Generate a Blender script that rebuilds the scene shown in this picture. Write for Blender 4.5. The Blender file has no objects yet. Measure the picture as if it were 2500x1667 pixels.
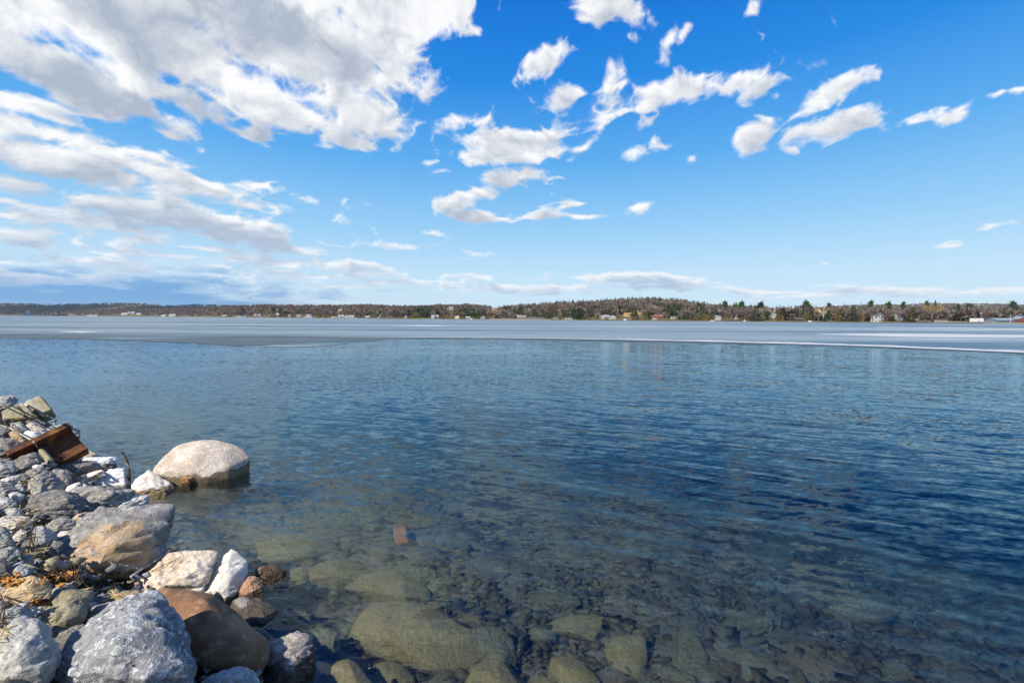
import bpy, bmesh, math, random
import numpy as np
from mathutils import Vector, Matrix, noise as mnoise
random.seed(7)
SC = bpy.context.scene
COL = SC.collection
R = math.radians

# ------------------------------------------------------------------ camera
W0, H0, FPX = 2500.0, 1667.0, 1150.0
CAMZ = 2.6
pit = math.atan(57.5 / FPX)
rol = R(0.298)
Fw = Vector((0, math.cos(pit), -math.sin(pit)))
Rt0 = Vector((1, 0, 0)); Up0 = Vector((0, math.sin(pit), math.cos(pit)))
Rt = Rt0 * math.cos(rol) + Up0 * math.sin(rol)
Up = Up0 * math.cos(rol) - Rt0 * math.sin(rol)
CAM = Vector((0, 0, CAMZ))
cd = bpy.data.cameras.new('camera'); cam = bpy.data.objects.new('camera', cd); COL.objects.link(cam)
cd.sensor_width = 36; cd.lens = FPX / W0 * 36; cd.clip_start = 0.05; cd.clip_end = 30000
m = Matrix((Rt, Up, -Fw)).transposed().to_4x4(); m.translation = CAM
cam.matrix_world = m
SC.camera = cam

def ray(px, py):
    return (Fw + Rt * ((px - W0 / 2) / FPX) - Up * ((py - H0 / 2) / FPX))
def horizon_y(px):                       # row of the true horizon in column px
    return 776.0 + (px - 1250) * 0.0052
def hit_z(px, py, z=0.0):
    d = ray(px, py); t = (z - CAMZ) / d.z
    return CAM + d * t
def at_dist(px, py, D):                  # point on the pixel's ray at forward distance D
    d = ray(px, py)
    return CAM + d * (D / d.y)
ZT = {'A': (0, 940, 5.226), 'B': (0, 1080, 4.6125), 'C': (0, 1330, 4.652), 'D': (300, 1060, 6.918),
      'E': (380, 1330, 4.652), 'F': (800, 1330, 4.652), 'G': (1250, 1330, 4.276), 'W': (0, 0, 0.9408), 'P': (0, 0, 1)}
def zc(tag, pts):
    x0, y0, f = ZT[tag]
    return [(x0 + x / f, y0 + y / f) for x, y in pts]

# ------------------------------------------------------------------ object helpers
def tag(o, label=None, cat=None, group=None, kind=None):
    if label: o['label'] = label
    if cat: o['category'] = cat
    if group: o['group'] = group
    if kind: o['kind'] = kind
    return o
def link(name, me, mat=None, parent=None):
    o = bpy.data.objects.new(name, me); COL.objects.link(o)
    if mat is not None and len(me.materials) == 0:
        me.materials.append(mat)
    if parent is not None: o.parent = parent
    return o
def mesh(name, verts, faces, smooth=False):
    me = bpy.data.meshes.new(name)
    me.from_pydata([tuple(v) for v in verts], [], [tuple(f) for f in faces])
    me.update()
    if smooth: me.shade_smooth()
    return me
def np_mesh(name, V, F, mats=None, mi=None, smooth=False):
    """V (n,3), F (m,k) all faces with k corners"""
    me = bpy.data.meshes.new(name)
    n, k = F.shape
    me.vertices.add(len(V)); me.vertices.foreach_set('co', np.ascontiguousarray(V, dtype=np.float32).ravel())
    me.loops.add(n * k); me.loops.foreach_set('vertex_index', np.ascontiguousarray(F, dtype=np.int32).ravel())
    me.polygons.add(n); me.polygons.foreach_set('loop_start', np.arange(0, n * k, k, dtype=np.int32))
    if mi is not None: me.polygons.foreach_set('material_index', np.ascontiguousarray(mi, dtype=np.int32))
    me.update(calc_edges=True); me.validate()
    if smooth: me.shade_smooth()
    for m_ in (mats or []): me.materials.append(m_)
    return me
def empty(name, loc=(0, 0, 0), rz=0):
    o = bpy.data.objects.new(name, None); COL.objects.link(o)
    o.location = loc; o.rotation_euler = (0, 0, rz); o.empty_display_size = 0.2
    return o

# ------------------------------------------------------------------ node helper
class NT:
    def __init__(s, tree): s.t = tree
    def n(s, typ, **kw):
        nd = s.t.nodes.new(typ)
        for k, v in kw.items(): setattr(nd, k, v)
        return nd
    def put(s, sock, v):
        if isinstance(v, bpy.types.NodeSocket): s.t.links.new(v, sock)
        elif v is not None:
            if sock.type == 'RGBA' and not isinstance(v, (int, float)) and len(v) == 3: v = (*v, 1)
            sock.default_value = v
    def m(s, op, a, b=None, c=None, clamp=False):
        nd = s.n('ShaderNodeMath', operation=op, use_clamp=clamp)
        s.put(nd.inputs[0], a); s.put(nd.inputs[1], b)
        if c is not None: s.put(nd.inputs[2], c)
        return nd.outputs[0]
    def v(s, op, a, b=None, scale=None):
        nd = s.n('ShaderNodeVectorMath', operation=op)
        s.put(nd.inputs[0], a); s.put(nd.inputs[1], b)
        if scale is not None: s.put(nd.inputs['Scale'], scale)
        return nd.outputs['Value'] if op in ('LENGTH', 'DOT_PRODUCT', 'DISTANCE') else nd.outputs[0]
    def comb(s, x, y, z):
        nd = s.n('ShaderNodeCombineXYZ')
        s.put(nd.inputs[0], x); s.put(nd.inputs[1], y); s.put(nd.inputs[2], z)
        return nd.outputs[0]
    def sep(s, v):
        nd = s.n('ShaderNodeSeparateXYZ'); s.put(nd.inputs[0], v); return nd.outputs
    def map(s, v, loc=(0, 0, 0), rot=(0, 0, 0), sc=(1, 1, 1), typ='POINT'):
        nd = s.n('ShaderNodeMapping', vector_type=typ)
        s.put(nd.inputs['Vector'], v); nd.inputs['Location'].default_value = loc
        nd.inputs['Rotation'].default_value = rot; nd.inputs['Scale'].default_value = sc
        return nd.outputs[0]
    def noise(s, v, scale=5, detail=5, rough=0.5, dist=0.0, dim='3D', out=0, lac=2.0):
        nd = s.n('ShaderNodeTexNoise', noise_dimensions=dim)
        s.put(nd.inputs['Vector'], v); s.put(nd.inputs['Scale'], scale); s.put(nd.inputs['Detail'], detail)
        s.put(nd.inputs['Roughness'], rough); s.put(nd.inputs['Distortion'], dist); s.put(nd.inputs['Lacunarity'], lac)
        return nd.outputs[out]
    def vor(s, v, scale=5, feature='F1', rand=1.0, out=0):
        nd = s.n('ShaderNodeTexVoronoi', feature=feature)
        s.put(nd.inputs['Vector'], v); s.put(nd.inputs['Scale'], scale); s.put(nd.inputs['Randomness'], rand)
        return nd.outputs[out]
    def ramp(s, f, a, b, ca=0.0, cb=1.0, smooth=True):     # map range
        nd = s.n('ShaderNodeMapRange', interpolation_type='SMOOTHSTEP' if smooth else 'LINEAR')
        s.put(nd.inputs[0], f); s.put(nd.inputs[1], a); s.put(nd.inputs[2], b); s.put(nd.inputs[3], ca); s.put(nd.inputs[4], cb)
        return nd.outputs[0]
    def mix(s, f, a, b, mode='MIX'):
        nd = s.n('ShaderNodeMix', data_type='RGBA', blend_type=mode)
        s.put(nd.inputs[0], f); s.put(nd.inputs[6], a); s.put(nd.inputs[7], b)
        return nd.outputs[2]
    def hsv(s, c, h=0.5, sat=1.0, val=1.0):
        nd = s.n('ShaderNodeHueSaturation')
        s.put(nd.inputs['Color'], c); s.put(nd.inputs['Hue'], h); s.put(nd.inputs['Saturation'], sat); s.put(nd.inputs['Value'], val)
        return nd.outputs[0]
    def bump(s, h, strength=0.5, dist=0.02, normal=None):
        nd = s.n('ShaderNodeBump'); s.put(nd.inputs['Height'], h)
        s.put(nd.inputs['Strength'], strength); s.put(nd.inputs['Distance'], dist)
        if normal is not None: s.put(nd.inputs['Normal'], normal)
        return nd.outputs[0]
def new_mat(name):
    mt = bpy.data.materials.new(name); mt.use_nodes = True
    t = NT(mt.node_tree); mt.node_tree.nodes.clear()
    out = t.n('ShaderNodeOutputMaterial')
    return mt, t, out
def pbsdf(t, out, color, rough=0.8, normal=None, spec=0.3, metal=0.0):
    b = t.n('ShaderNodeBsdfPrincipled')
    t.put(b.inputs['Base Color'], color); t.put(b.inputs['Roughness'], rough)
    t.put(b.inputs['Specular IOR Level'], spec); t.put(b.inputs['Metallic'], metal)
    if normal is not None: t.put(b.inputs['Normal'], normal)
    t.t.links.new(b.outputs[0], out.inputs[0])
    return b
def objinfo(t): return t.n('ShaderNodeObjectInfo').outputs['Random']
def ocoord(t): return t.n('ShaderNodeTexCoord').outputs['Object']
def wpos(t): return t.n('ShaderNodeNewGeometry').outputs['Position']

# ------------------------------------------------------------------ light
SUN_AZ = math.atan2(-0.64, -0.77)        # measured from +Y towards +X
SUN_EL = R(41)
sd = Vector((math.sin(SUN_AZ) * math.cos(SUN_EL), math.cos(SUN_AZ) * math.cos(SUN_EL), math.sin(SUN_EL)))
sl = bpy.data.lights.new('sun', 'SUN'); sl.energy = 5.0; sl.angle = R(0.53); sl.color = (1.0, 0.94, 0.84)
so = bpy.data.objects.new('sun', sl); COL.objects.link(so)
so.rotation_euler = sd.to_track_quat('Z', 'Y').to_euler(); so.location = (-30, -30, 60)

# ------------------------------------------------------------------ sky
wd = bpy.data.worlds.new('World'); SC.world = wd; wd.use_nodes = True
wt = NT(wd.node_tree); wd.node_tree.nodes.clear()
wout = wt.n('ShaderNodeOutputWorld'); bg = wt.n('ShaderNodeBackground')
wd.node_tree.links.new(bg.outputs[0], wout.inputs[0])
bg.inputs['Strength'].default_value = 0.075
sky = wt.n('ShaderNodeTexSky', sky_type='NISHITA')
sky.sun_disc = False; sky.sun_elevation = SUN_EL; sky.sun_rotation = SUN_AZ % (2 * math.pi)
sky.altitude = 200; sky.air_density = 1.0; sky.dust_density = 0.4; sky.ozone_density = 1.5
dirv = wt.v('NORMALIZE', wt.n('ShaderNodeTexCoord').outputs['Generated'])
elv = wt.m('ARCSINE', wt.m('ABSOLUTE', wt.sep(dirv)[2]))
cr = wt.n('ShaderNodeValToRGB'); wt.put(cr.inputs[0], wt.m('MULTIPLY', elv, 1 / R(50)))
stops = [(0.0, (.66, .86, 1.0)), (0.10, (.56, .80, 1.0)), (0.22, (.31, .64, .98)), (0.36, (.11, .44, .93)), (0.52, (.016, .27, .83)), (0.70, (.0, .165, .71)), (1.0, (.0, .075, .40))]
el_ = cr.color_ramp.elements
while len(el_) < len(stops): el_.new(0.5)
for e_, (p_, c_) in zip(el_, stops): e_.position = p_; e_.color = (*c_, 1)
deep = wt.v('SCALE', cr.outputs[0], None, 10.0)
wt.put(bg.inputs[0], wt.mix(0.92, wt.hsv(sky.outputs[0], 0.5, 1.3, 1.0), deep))

def ae(px, py):
    d = ray(px, py).normalized(); return math.atan2(d.x, d.y), math.asin(d.z)
BIG = [(230,20,520,120,6,1.4),(640,80,420,150,10,1.4),(20,30,120,70,10,1.1),(420,130,140,60,18,1.1),(930,30,180,80,-12,1.1),(130,165,340,62,12,1.05),(330,190,150,34,16,.9),(500,150,240,90,14,1.05),
       (640,258,235,42,4,1.0),(830,255,170,72,8,1.05),(905,150,95,90,0,1.0),(960,60,150,60,-20,1.0),(1050,278,66,24,-10,.85),(790,322,90,18,4,.8),(900,310,80,16,-4,.7),
       (60,240,170,26,12,.95),(150,278,80,14,10,.7),
       (150,318,260,30,6,1.05),(120,365,250,44,8,1.1),(330,355,140,22,10,.9),(380,398,160,28,12,1.0),(230,395,200,26,8,.9),(470,430,90,20,10,.85),(390,310,70,14,14,.75),
       (60,425,140,22,4,.9),(290,470,130,18,4,.9),(400,505,220,32,6,1.1),(560,515,110,26,4,.95),(250,515,120,26,6,.9),(570,470,80,11,2,.8),(470,535,120,12,2,.8),
       (70,500,100,24,6,.75),(60,545,110,16,4,.8),(180,560,120,10,3,.7),(330,582,130,11,3,.85),(200,600,120,8,2,.75),(500,575,60,9,2,.75),(640,570,90,9,2,.75),
       (620,602,170,13,3,.95),(800,612,120,10,3,.85),(700,630,150,9,3,.8),(500,612,80,8,2,.75),(300,622,160,6,2,.55),
       (1185,338,150,36,4,1.15),(1100,358,90,18,2,.85),(1270,352,60,20,4,.8),(1340,338,66,20,-28,.8),
       (1540,212,100,38,-3,1.05),(1385,12,92,38,14,.95),(1930,205,104,28,-14,1.0),(1915,292,96,28,-8,1.0)]
SMALL = [(1195,402,72,20,-4,.85),(1452,352,72,26,-10,.9),(1240,135,60,28,-22,.75),(1090,70,44,15,-12,.65),(1410,175,40,44,-60,.65),
         (1390,255,105,34,-18,.75),(1300,215,45,24,-20,.6),(1500,275,40,14,-35,.5),(1695,190,36,20,-20,.75),(1745,210,40,15,-10,.55),(2100,276,62,17,-8,.8),
         (2190,265,50,13,-18,.6),(1722,318,36,26,-20,.6),(2285,222,26,12,0,.55),(1725,22,20,13,-30,.6),(1785,218,18,14,-30,.5),(2340,215,30,14,-15,.5),
         (1065,455,55,14,-14,.75),(1090,499,66,12,2,.85),(1260,494,52,8,-2,.7),(1345,496,46,7,0,.7),(845,470,36,13,-6,.75),(1480,470,34,11,-18,.65),
         (1040,540,24,7,0,.6),(1010,538,30,6,0,.5),(2190,564,44,9,-2,.8),(2245,562,16,6,0,.6),(1893,605,14,5,0,.7),(590,425,60,11,0,.75),(270,258,60,14,-4,.55),
         (585,310,48,22,5,.6),(390,270,30,14,-20,.55),(690,455,30,8,0,.5),(1600,300,24,12,0,.45),(1588,362,18,9,0,.45),(1815,345,16,10,0,.5),
         (1445,85,16,12,30,.5),(1540,85,22,14,-50,.45),(1570,75,18,12,-50,.5),(1520,130,14,16,-50,.35),(1135,585,60,8,0,.4),(900,565,60,7,0,.45),(1310,470,30,8,-8,.5),
         (985,378,40,14,6,.6),(1100,240,30,14,-10,.5),(1030,180,16,10,0,.4),
         (1000,655,260,11,2,.8),(1170,663,190,11,1,.8),(1430,640,180,13,2,.95),(1480,660,170,9,1,.8),(1580,650,70,8,0,.7),(1750,670,110,8,1,.85),(1960,667,150,10,1,.95),(2110,667,90,8,0,.85),(1850,680,200,5,0,.7),
         (2330,662,50,8,0,.7),(2250,670,70,6,0,.5),(1300,660,120,8,0,.6),(1050,635,120,8,3,.5),(640,640,150,9,3,.5),(120,640,200,12,2,.5)]
# the cloud deck: a dome far outside everything; per vertex how dense the cloud is there and the light and shade
# painted onto it
_rng = np.random.default_rng(11)
_LAT = _rng.random((256, 256))
def vnoise(x, y):
    xi = np.floor(x).astype(int); yi = np.floor(y).astype(int); fx = x - xi; fy = y - yi
    fx = fx * fx * fx * (fx * (fx * 6 - 15) + 10); fy = fy * fy * fy * (fy * (fy * 6 - 15) + 10)
    a = _LAT[xi & 255, yi & 255]; b = _LAT[(xi + 1) & 255, yi & 255]; c = _LAT[xi & 255, (yi + 1) & 255]; d = _LAT[(xi + 1) & 255, (yi + 1) & 255]
    return (a + (b - a) * fx) * (1 - fy) + (c + (d - c) * fx) * fy
def fbm2(x, y, octv=6, gain=0.5, lac=2.03, billow=False):
    s = 0; a = 1.0; t = 0
    for i in range(octv):
        n = vnoise(x + 17.3 * i, y + 41.7 * i)
        if billow: n = 1 - np.abs(2 * n - 1)
        s = s + a * n; t += a; a *= gain
        ca, sa = math.cos(0.6), math.sin(0.6)
        x, y = (x * ca - y * sa) * lac, (x * sa + y * ca) * lac
    return s / t
def build_sky():
    azs = np.concatenate([np.linspace(-180, -54, 64)[:-1], np.arange(-54, 54.01, 0.11), np.linspace(54, 180, 64)[1:]]) * math.pi / 180
    els = np.concatenate([np.linspace(-6, -1, 6)[:-1], np.arange(-1, 42, 0.10), np.linspace(42, 89.9, 40)[1:]]) * math.pi / 180
    A, E = np.meshgrid(azs, els)
    q_e = np.log(np.maximum(E, 0) + 0.09)
    QX = A * 5.2 + E * 0.4; QY = q_e * 3.6
    wx = fbm2(QX * 1.7 + 5, QY * 1.7, 4) - .5; wy = fbm2(QX * 1.7 + 50, QY * 1.7 + 9, 4) - .5
    X = QX + 0.38 * wx; Y = QY + 0.32 * wy
    n1 = fbm2(X * 1.9, Y * 1.9, 8, 0.52)
    n2 = fbm2(X * 3.3 + 7, Y * 3.3, 6, 0.55, billow=True)
    nzv = 0.52 * n1 + 0.48 * n2
    nzv = (nzv - nzv.mean()) / nzv.std()
    def field(blobs, floor):
        acc = np.full(A.shape, -1.0)
        f = 1 / 0.9408
        for (cx, cy, rx, ry, rot, st) in blobs:
            a0, e0 = ae(cx * f, cy * f); a1, _ = ae((cx + 10) * f, cy * f); _, e1 = ae(cx * f, (cy - 10) * f)
            ra = (a1 - a0) * rx / 10 * 1.10; re = (e1 - e0) * ry / 10 * 1.16
            u = A - a0; v = E - e0; r = R(rot)
            # rotate in angle space (image y runs down)
            uu = (u * math.cos(r) - v * math.sin(r)) / ra; vv = (u * math.sin(r) + v * math.cos(r)) / re
            d = st * (1 - np.sqrt(uu * uu + vv * vv))
            k = 0.08; h = np.clip(k - np.abs(acc - d), 0, None) / k
            acc = np.maximum(acc, d) + h ** 3 * k / 6
        return np.maximum(acc, floor)
    fl = np.maximum(field(BIG, -0.66) * 1.15, field(SMALL, -0.66) - 0.05)
    for (cx, cy, rx, ry) in [(1130,160,75,50),(1040,150,60,60),(1160,250,90,40),(1190,60,80,50),(1090,215,60,30),(1620,270,60,30),(760,390,120,50),(940,430,60,60)]:   # clear sky between the clouds
        a0, e0 = ae(cx / 0.9408, cy / 0.9408); a1, _ = ae((cx + 10) / 0.9408, cy / 0.9408); _, e1 = ae(cx / 0.9408, (cy - 10) / 0.9408)
        fl = fl - 0.55 * np.exp(-(((A - a0) / ((a1 - a0) * rx / 10)) ** 2 + ((E - e0) / ((e1 - e0) * ry / 10)) ** 2))
    veil = np.clip((R(-3) - A) / R(16), 0, 1) * np.clip((E - R(1.5)) / R(3), 0, 1) * np.clip((R(19) - E) / R(6), 0, 1)
    fl = fl + .36 * veil * np.clip((.35 - fl) / .5, 0, 1)
    back = np.abs(A) > R(54)
    fl = np.where(back, np.clip((fbm2(A * 2.2 + 3, E * 4 + 1, 3) - 0.68) * 4, -0.9, 0.8), fl)
    fl = np.where((np.abs(A - SUN_AZ) < R(25)) & (E > R(22)), -0.9, fl)
    dn = fl + np.where(fl > .25, .24, .31) * nzv + 0.03
    # light: march towards the sun (it stands high behind the left shoulder), thicker cloud on the way = darker
    pos = np.clip(dn, 0, 0.9)
    soft = pos.copy()
    tau = np.zeros_like(dn); ftot = 0
    for k in range(1, 15):
        st = k * 3.2
        sx = int(round(-0.45 * st)); sy = int(round(0.9 * st))
        far = np.roll(np.roll(pos, -sx, 1), -sy, 0)
        sy2 = max(1, int(round(0.30 * st))); near = np.roll(np.roll(pos, -int(round(-0.3 * st)), 1), -sy2, 0)
        w = np.clip((E - R(3)) / R(22), 0, 1)
        tau += far * w + near * (1 - w)
    tau = tau / 14
    # relief of the billows facing the light
    sh = np.roll(np.roll(nzv, 4, 1), -7, 0)
    rel = np.clip(nzv - sh, -2, 2)
    f = 1 / 0.9408
    def body(blobs):                    # hand-placed dark and light shading painted into the cloud banks
        s_ = np.zeros_like(A)
        for (cx, cy, rx, ry, rot, w_) in blobs:
            a0, e0 = ae(cx * f, cy * f); a1, _ = ae((cx + 10) * f, cy * f); _, e1 = ae(cx * f, (cy - 10) * f)
            ra = (a1 - a0) * rx / 10; re = (e1 - e0) * ry / 10; r = R(rot)
            u = A - a0 + 0.16 * wx; v = E - e0 + 0.10 * wy
            uu = (u * math.cos(r) - v * math.sin(r)) / ra; vv = (u * math.sin(r) + v * math.cos(r)) / re
            s_ += 1.25 * w_ * np.exp(-(uu * uu + vv * vv) * .85)
        return s_
    hand_shade = body([(250,60,330,60,22,.75),(560,50,230,90,25,.85),(180,185,230,45,8,.95),(20,110,110,70,10,.3),(830,130,200,50,0,.35),(560,265,220,34,3,.45),(840,300,120,40,0,.25),
                  (330,30,200,40,0,.2),(220,120,250,40,24,-.75),(400,180,120,40,18,-.5),(740,220,130,75,0,-.45),(560,180,100,60,0,-.3),(960,110,100,80,0,-.4),(960,20,180,60,0,-.5),(60,60,120,40,20,-.4),
                  (100,395,200,25,6,.5),(60,440,130,22,4,.6),(400,395,160,18,10,.25),(350,520,250,18,6,.5),(560,530,80,14,4,.35),(1200,410,60,12,0,.35),(1180,372,120,14,2,.25)])
    lowc = np.clip((R(17) - E) / R(8), 0, 1)
    shade = (0.62 + .34 * lowc) * (1 - np.exp(-np.clip(tau - 0.05, 0, 1) * (2.2 + 1.4 * lowc))) - 0.16 * rel + hand_shade + 0.10 * np.clip(pos - 0.4, 0, 1) + 0.11 * nzv * np.clip(pos * 2 - .3, 0, 1) + 0.75 * (fbm2(QX * 1.1 + 70, QY * 1.3 + 20, 4, .55) - .5) * np.clip(pos * 2 - .4, 0, 1)
    shade = np.clip(shade, 0, 3); shade = 1.12 * (1 - np.exp(-1.05 * shade ** 1.15)); shade = np.clip(shade + 0.10 * np.clip(nzv, -2, 2) * np.clip(pos * 2, 0, 1) - 0.10 * rel * np.clip(pos * 2, 0, 1), 0, 1.1)
    # deep-blue rain bank low over the far end of the lake
    a0, e0 = ae(60 / .9408, 668 / .9408)
    rb = np.sqrt(((A - a0) / 0.62) ** 2 + (np.maximum(E - e0 + 0.012 - 0.05 * wy, 0) / 0.085) ** 2) + 0.09 * nzv
    rain = np.clip((1.0 - rb) / 0.75, 0, 1); rain = rain * rain * (3 - 2 * rain)
    V = np.stack([np.sin(A) * np.cos(E), np.cos(A) * np.cos(E), np.sin(E)], -1).reshape(-1, 3) * 15000
    ny, nx = A.shape
    idx = np.arange(ny * nx).reshape(ny, nx)
    F = np.stack([idx[:-1, :-1], idx[1:, :-1], idx[1:, 1:], idx[:-1, 1:]], -1).reshape(-1, 4)
    mt, t, out = new_mat('cloudy_sky')
    me = np_mesh('sky', V, F, [mt], smooth=True)
    for nm, arr in (('cloud_density', dn), ('cloud_shade', shade), ('rain', rain)):
        at = me.attributes.new(nm, 'FLOAT', 'POINT'); at.data.foreach_set('value', arr.astype(np.float32).ravel())
    den = t.n('ShaderNodeAttribute', attribute_name='cloud_density').outputs['Fac']
    dep = t.n('ShaderNodeAttribute', attribute_name='cloud_shade').outputs['Fac']
    P = wpos(t)
    fine = t.m('SUBTRACT', t.noise(t.map(P, sc=(1 / 90,) * 3), 1.0, 3, 0.6), 0.5)
    al = t.ramp(t.m('MULTIPLY_ADD', fine, 0.22, den), -0.06, 0.62)
    elw = t.m('MULTIPLY', t.sep(P)[2], 1 / 15000)
    sh_ = t.m('MULTIPLY_ADD', fine, 0.25, dep, clamp=True)
    white = t.mix(t.ramp(elw, 0.0, 0.25), (.86, .91, .97), (1.0, 1.0, 1.0))
    dark = t.mix(t.ramp(elw, 0.02, 0.25), (.43, .57, .76), (.44, .50, .60))
    em = t.n('ShaderNodeEmission'); t.put(em.inputs[0], t.mix(sh_, white, dark)); t.put(em.inputs[1], 0.77)
    tr = t.n('ShaderNodeBsdfTransparent'); mx = t.n('ShaderNodeMixShader')
    rn = t.n('ShaderNodeAttribute', attribute_name='rain').outputs['Fac']
    em_c = t.mix(t.m('MULTIPLY', rn, t.m('SUBTRACT', 1.0, t.m('MULTIPLY', al, t.m('SUBTRACT', 1.0, t.m('MULTIPLY', rn, 0.65))))), em.inputs[0].links[0].from_socket, (.11, .345, .70))
    t.put(em.inputs[0], em_c)
    t.put(mx.inputs[0], t.m('MAXIMUM', t.m('MULTIPLY', al, 0.97), t.m('MULTIPLY', rn, 0.86))); t.t.links.new(tr.outputs[0], mx.inputs[1]); t.t.links.new(em.outputs[0], mx.inputs[2])
    t.t.links.new(mx.outputs[0], out.inputs[0])
    mt.cycles.emission_sampling = 'NONE'
    # the deep-blue rain bank low over the far end of the lake is cloud too
    tag(link('sky', me), 'blue sky with white and grey cumulus clouds over the lake', 'sky', kind='structure')
build_sky()

SC.view_settings.view_transform = 'Standard'; SC.view_settings.look = 'None'
SC.view_settings.exposure = 0.4; SC.view_settings.gamma = 1; SC.view_settings.use_curve_mapping = False
cy = SC.cycles
cy.use_denoising = True
try: cy.denoiser = 'OPENIMAGEDENOISE'
except Exception: pass
cy.max_bounces = 8; cy.transparent_max_bounces = 16; cy.volume_bounces = 0; cy.caustics_reflective = False; cy.caustics_refractive = True
cy.use_adaptive_sampling = True; cy.adaptive_threshold = 0.015
# ------------------------------------------------------------------ lake bed, bank, water, ice
NX, NY, NC = 0.65, 0.76, 1.6                # the shoreline in plan: NX x + NY y = NC
def shore_s(x, y): return np.maximum(NX * x + NY * y - NC, (y - 12.4 + 0.25 * np.sin(x * 1.7)) * 0.9)
def ground_h(x, y):
    """height of bank and lake bed without small relief (numpy)"""
    s = shore_s(x, y)
    up = np.where(s < 0, np.minimum(-0.55 * s, 1.15 + 0.02 * np.abs(s)), 0)
    sp = np.maximum(s, 0)
    dn = -0.62 * np.minimum(sp, .65) - 0.12 * np.clip(sp - .65, 0, 8) - 0.42 * np.clip(sp - 8.65, 0, 13) - 0.05 * np.clip(sp - 19, 0, 60)
    return np.where(s < 0, up, dn) - 0.06
def ground_z(x, y):
    s = max(NX * x + NY * y - NC, (y - 12.4 + 0.25 * math.sin(x * 1.7)) * 0.9)
    if s < 0: return min(-0.55 * s, 1.15 + 0.02 * abs(s)) - 0.06
    return -0.62 * min(s, .65) - 0.12 * min(max(s - .65, 0), 8) - 0.42 * min(max(s - 8.65, 0), 13) - 0.05 * min(max(s - 19, 0), 60) - 0.06
def hit_ground(px, py):
    d = ray(px, py); t = 0.5
    while t < 200:
        p = CAM + d * t
        if p.z <= ground_z(p.x, p.y) + 0.06:
            lo, hi = t - .15, t
            for _ in range(7):
                m_ = (lo + hi) / 2; p = CAM + d * m_
                if p.z <= ground_z(p.x, p.y) + 0.06: hi = m_
                else: lo = m_
            return CAM + d * hi
        t += 0.15
    return CAM + d * 30

def build_ground():
    xs = np.concatenate([-np.geomspace(6500, 16, 26), np.arange(-16, 14, 0.085), np.geomspace(14, 6500, 26)])
    ys = np.concatenate([[-4000, -900, -200, -50, -15, -6], np.arange(-4, 0, 0.4), np.arange(0, 16, 0.085), np.geomspace(16, 6500, 30)])
    X, Y = np.meshgrid(xs, ys)
    Z = ground_h(X, Y)
    near = (np.abs(X) < 20) & (Y < 20)
    n = fbm2(X * 1.3 + 100, Y * 1.3 + 100, 5, .55) - .5
    n2 = fbm2(X * 6 + 10, Y * 6 + 40, 3, .5, billow=True) - .5
    sl = shore_s(X, Y)
    Z = Z - 0.17 * np.clip((0.35 - sl) / .5, 0, 1) * (sl > -3.2)
    Z = Z + near * (n * 0.20 + n2 * 0.05) * np.clip(np.abs(sl) * 0.8 + .25, 0, 1)
    idx = np.arange(X.size).reshape(X.shape)
    F = np.stack([idx[:-1, :-1], idx[:-1, 1:], idx[1:, 1:], idx[1:, :-1]], -1).reshape(-1, 4)
    mt, t, out = new_mat('silty_ground')
    P = wpos(t)
    a = t.noise(P, 1.1, 6, 0.6); b = t.noise(P, 9, 5, 0.65); c = t.noise(t.map(P, sc=(1, 1, 1)), 48, 3, 0.7)
    st = t.vor(P, 7.0, 'F1', out=1); stv = t.vor(P, 7.0, 'DISTANCE_TO_EDGE')
    col = t.mix(t.ramp(a, .38, .64), (.078, .056, .020), (.150, .108, .040))
    col = t.mix(t.m('MULTIPLY', t.ramp(b, .45, .68), .7), col, (.21, .165, .085))
    col = t.mix(0.35, col, t.hsv(st, 0.5, 0.25, 0.4))
    col = t.mix(t.m('MULTIPLY', t.ramp(c, .60, .72), .5), col, (.55, .47, .30))
    zz = t.sep(P)[2]
    dry = t.ramp(zz, 0.05, 0.2)
    col = t.mix(dry, col, t.mix(t.ramp(b, .35, .65), (.035, .028, .022), (.10, .085, .065)))
    h = t.m('MULTIPLY_ADD', b, .5, t.m('MULTIPLY_ADD', c, .25, t.m('MULTIPLY', t.ramp(stv, 0, .2), .15)))
    pbsdf(t, out, col, 0.9, t.bump(h, 0.7, 0.05), 0.15)
    V = np.stack([X, Y, Z], -1).reshape(-1, 3)
    tag(link('ground', np_mesh('ground', V, F, [mt], smooth=True)), 'dark stony bank sloping into the lake bed', 'ground', kind='structure')
build_ground()

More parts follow.
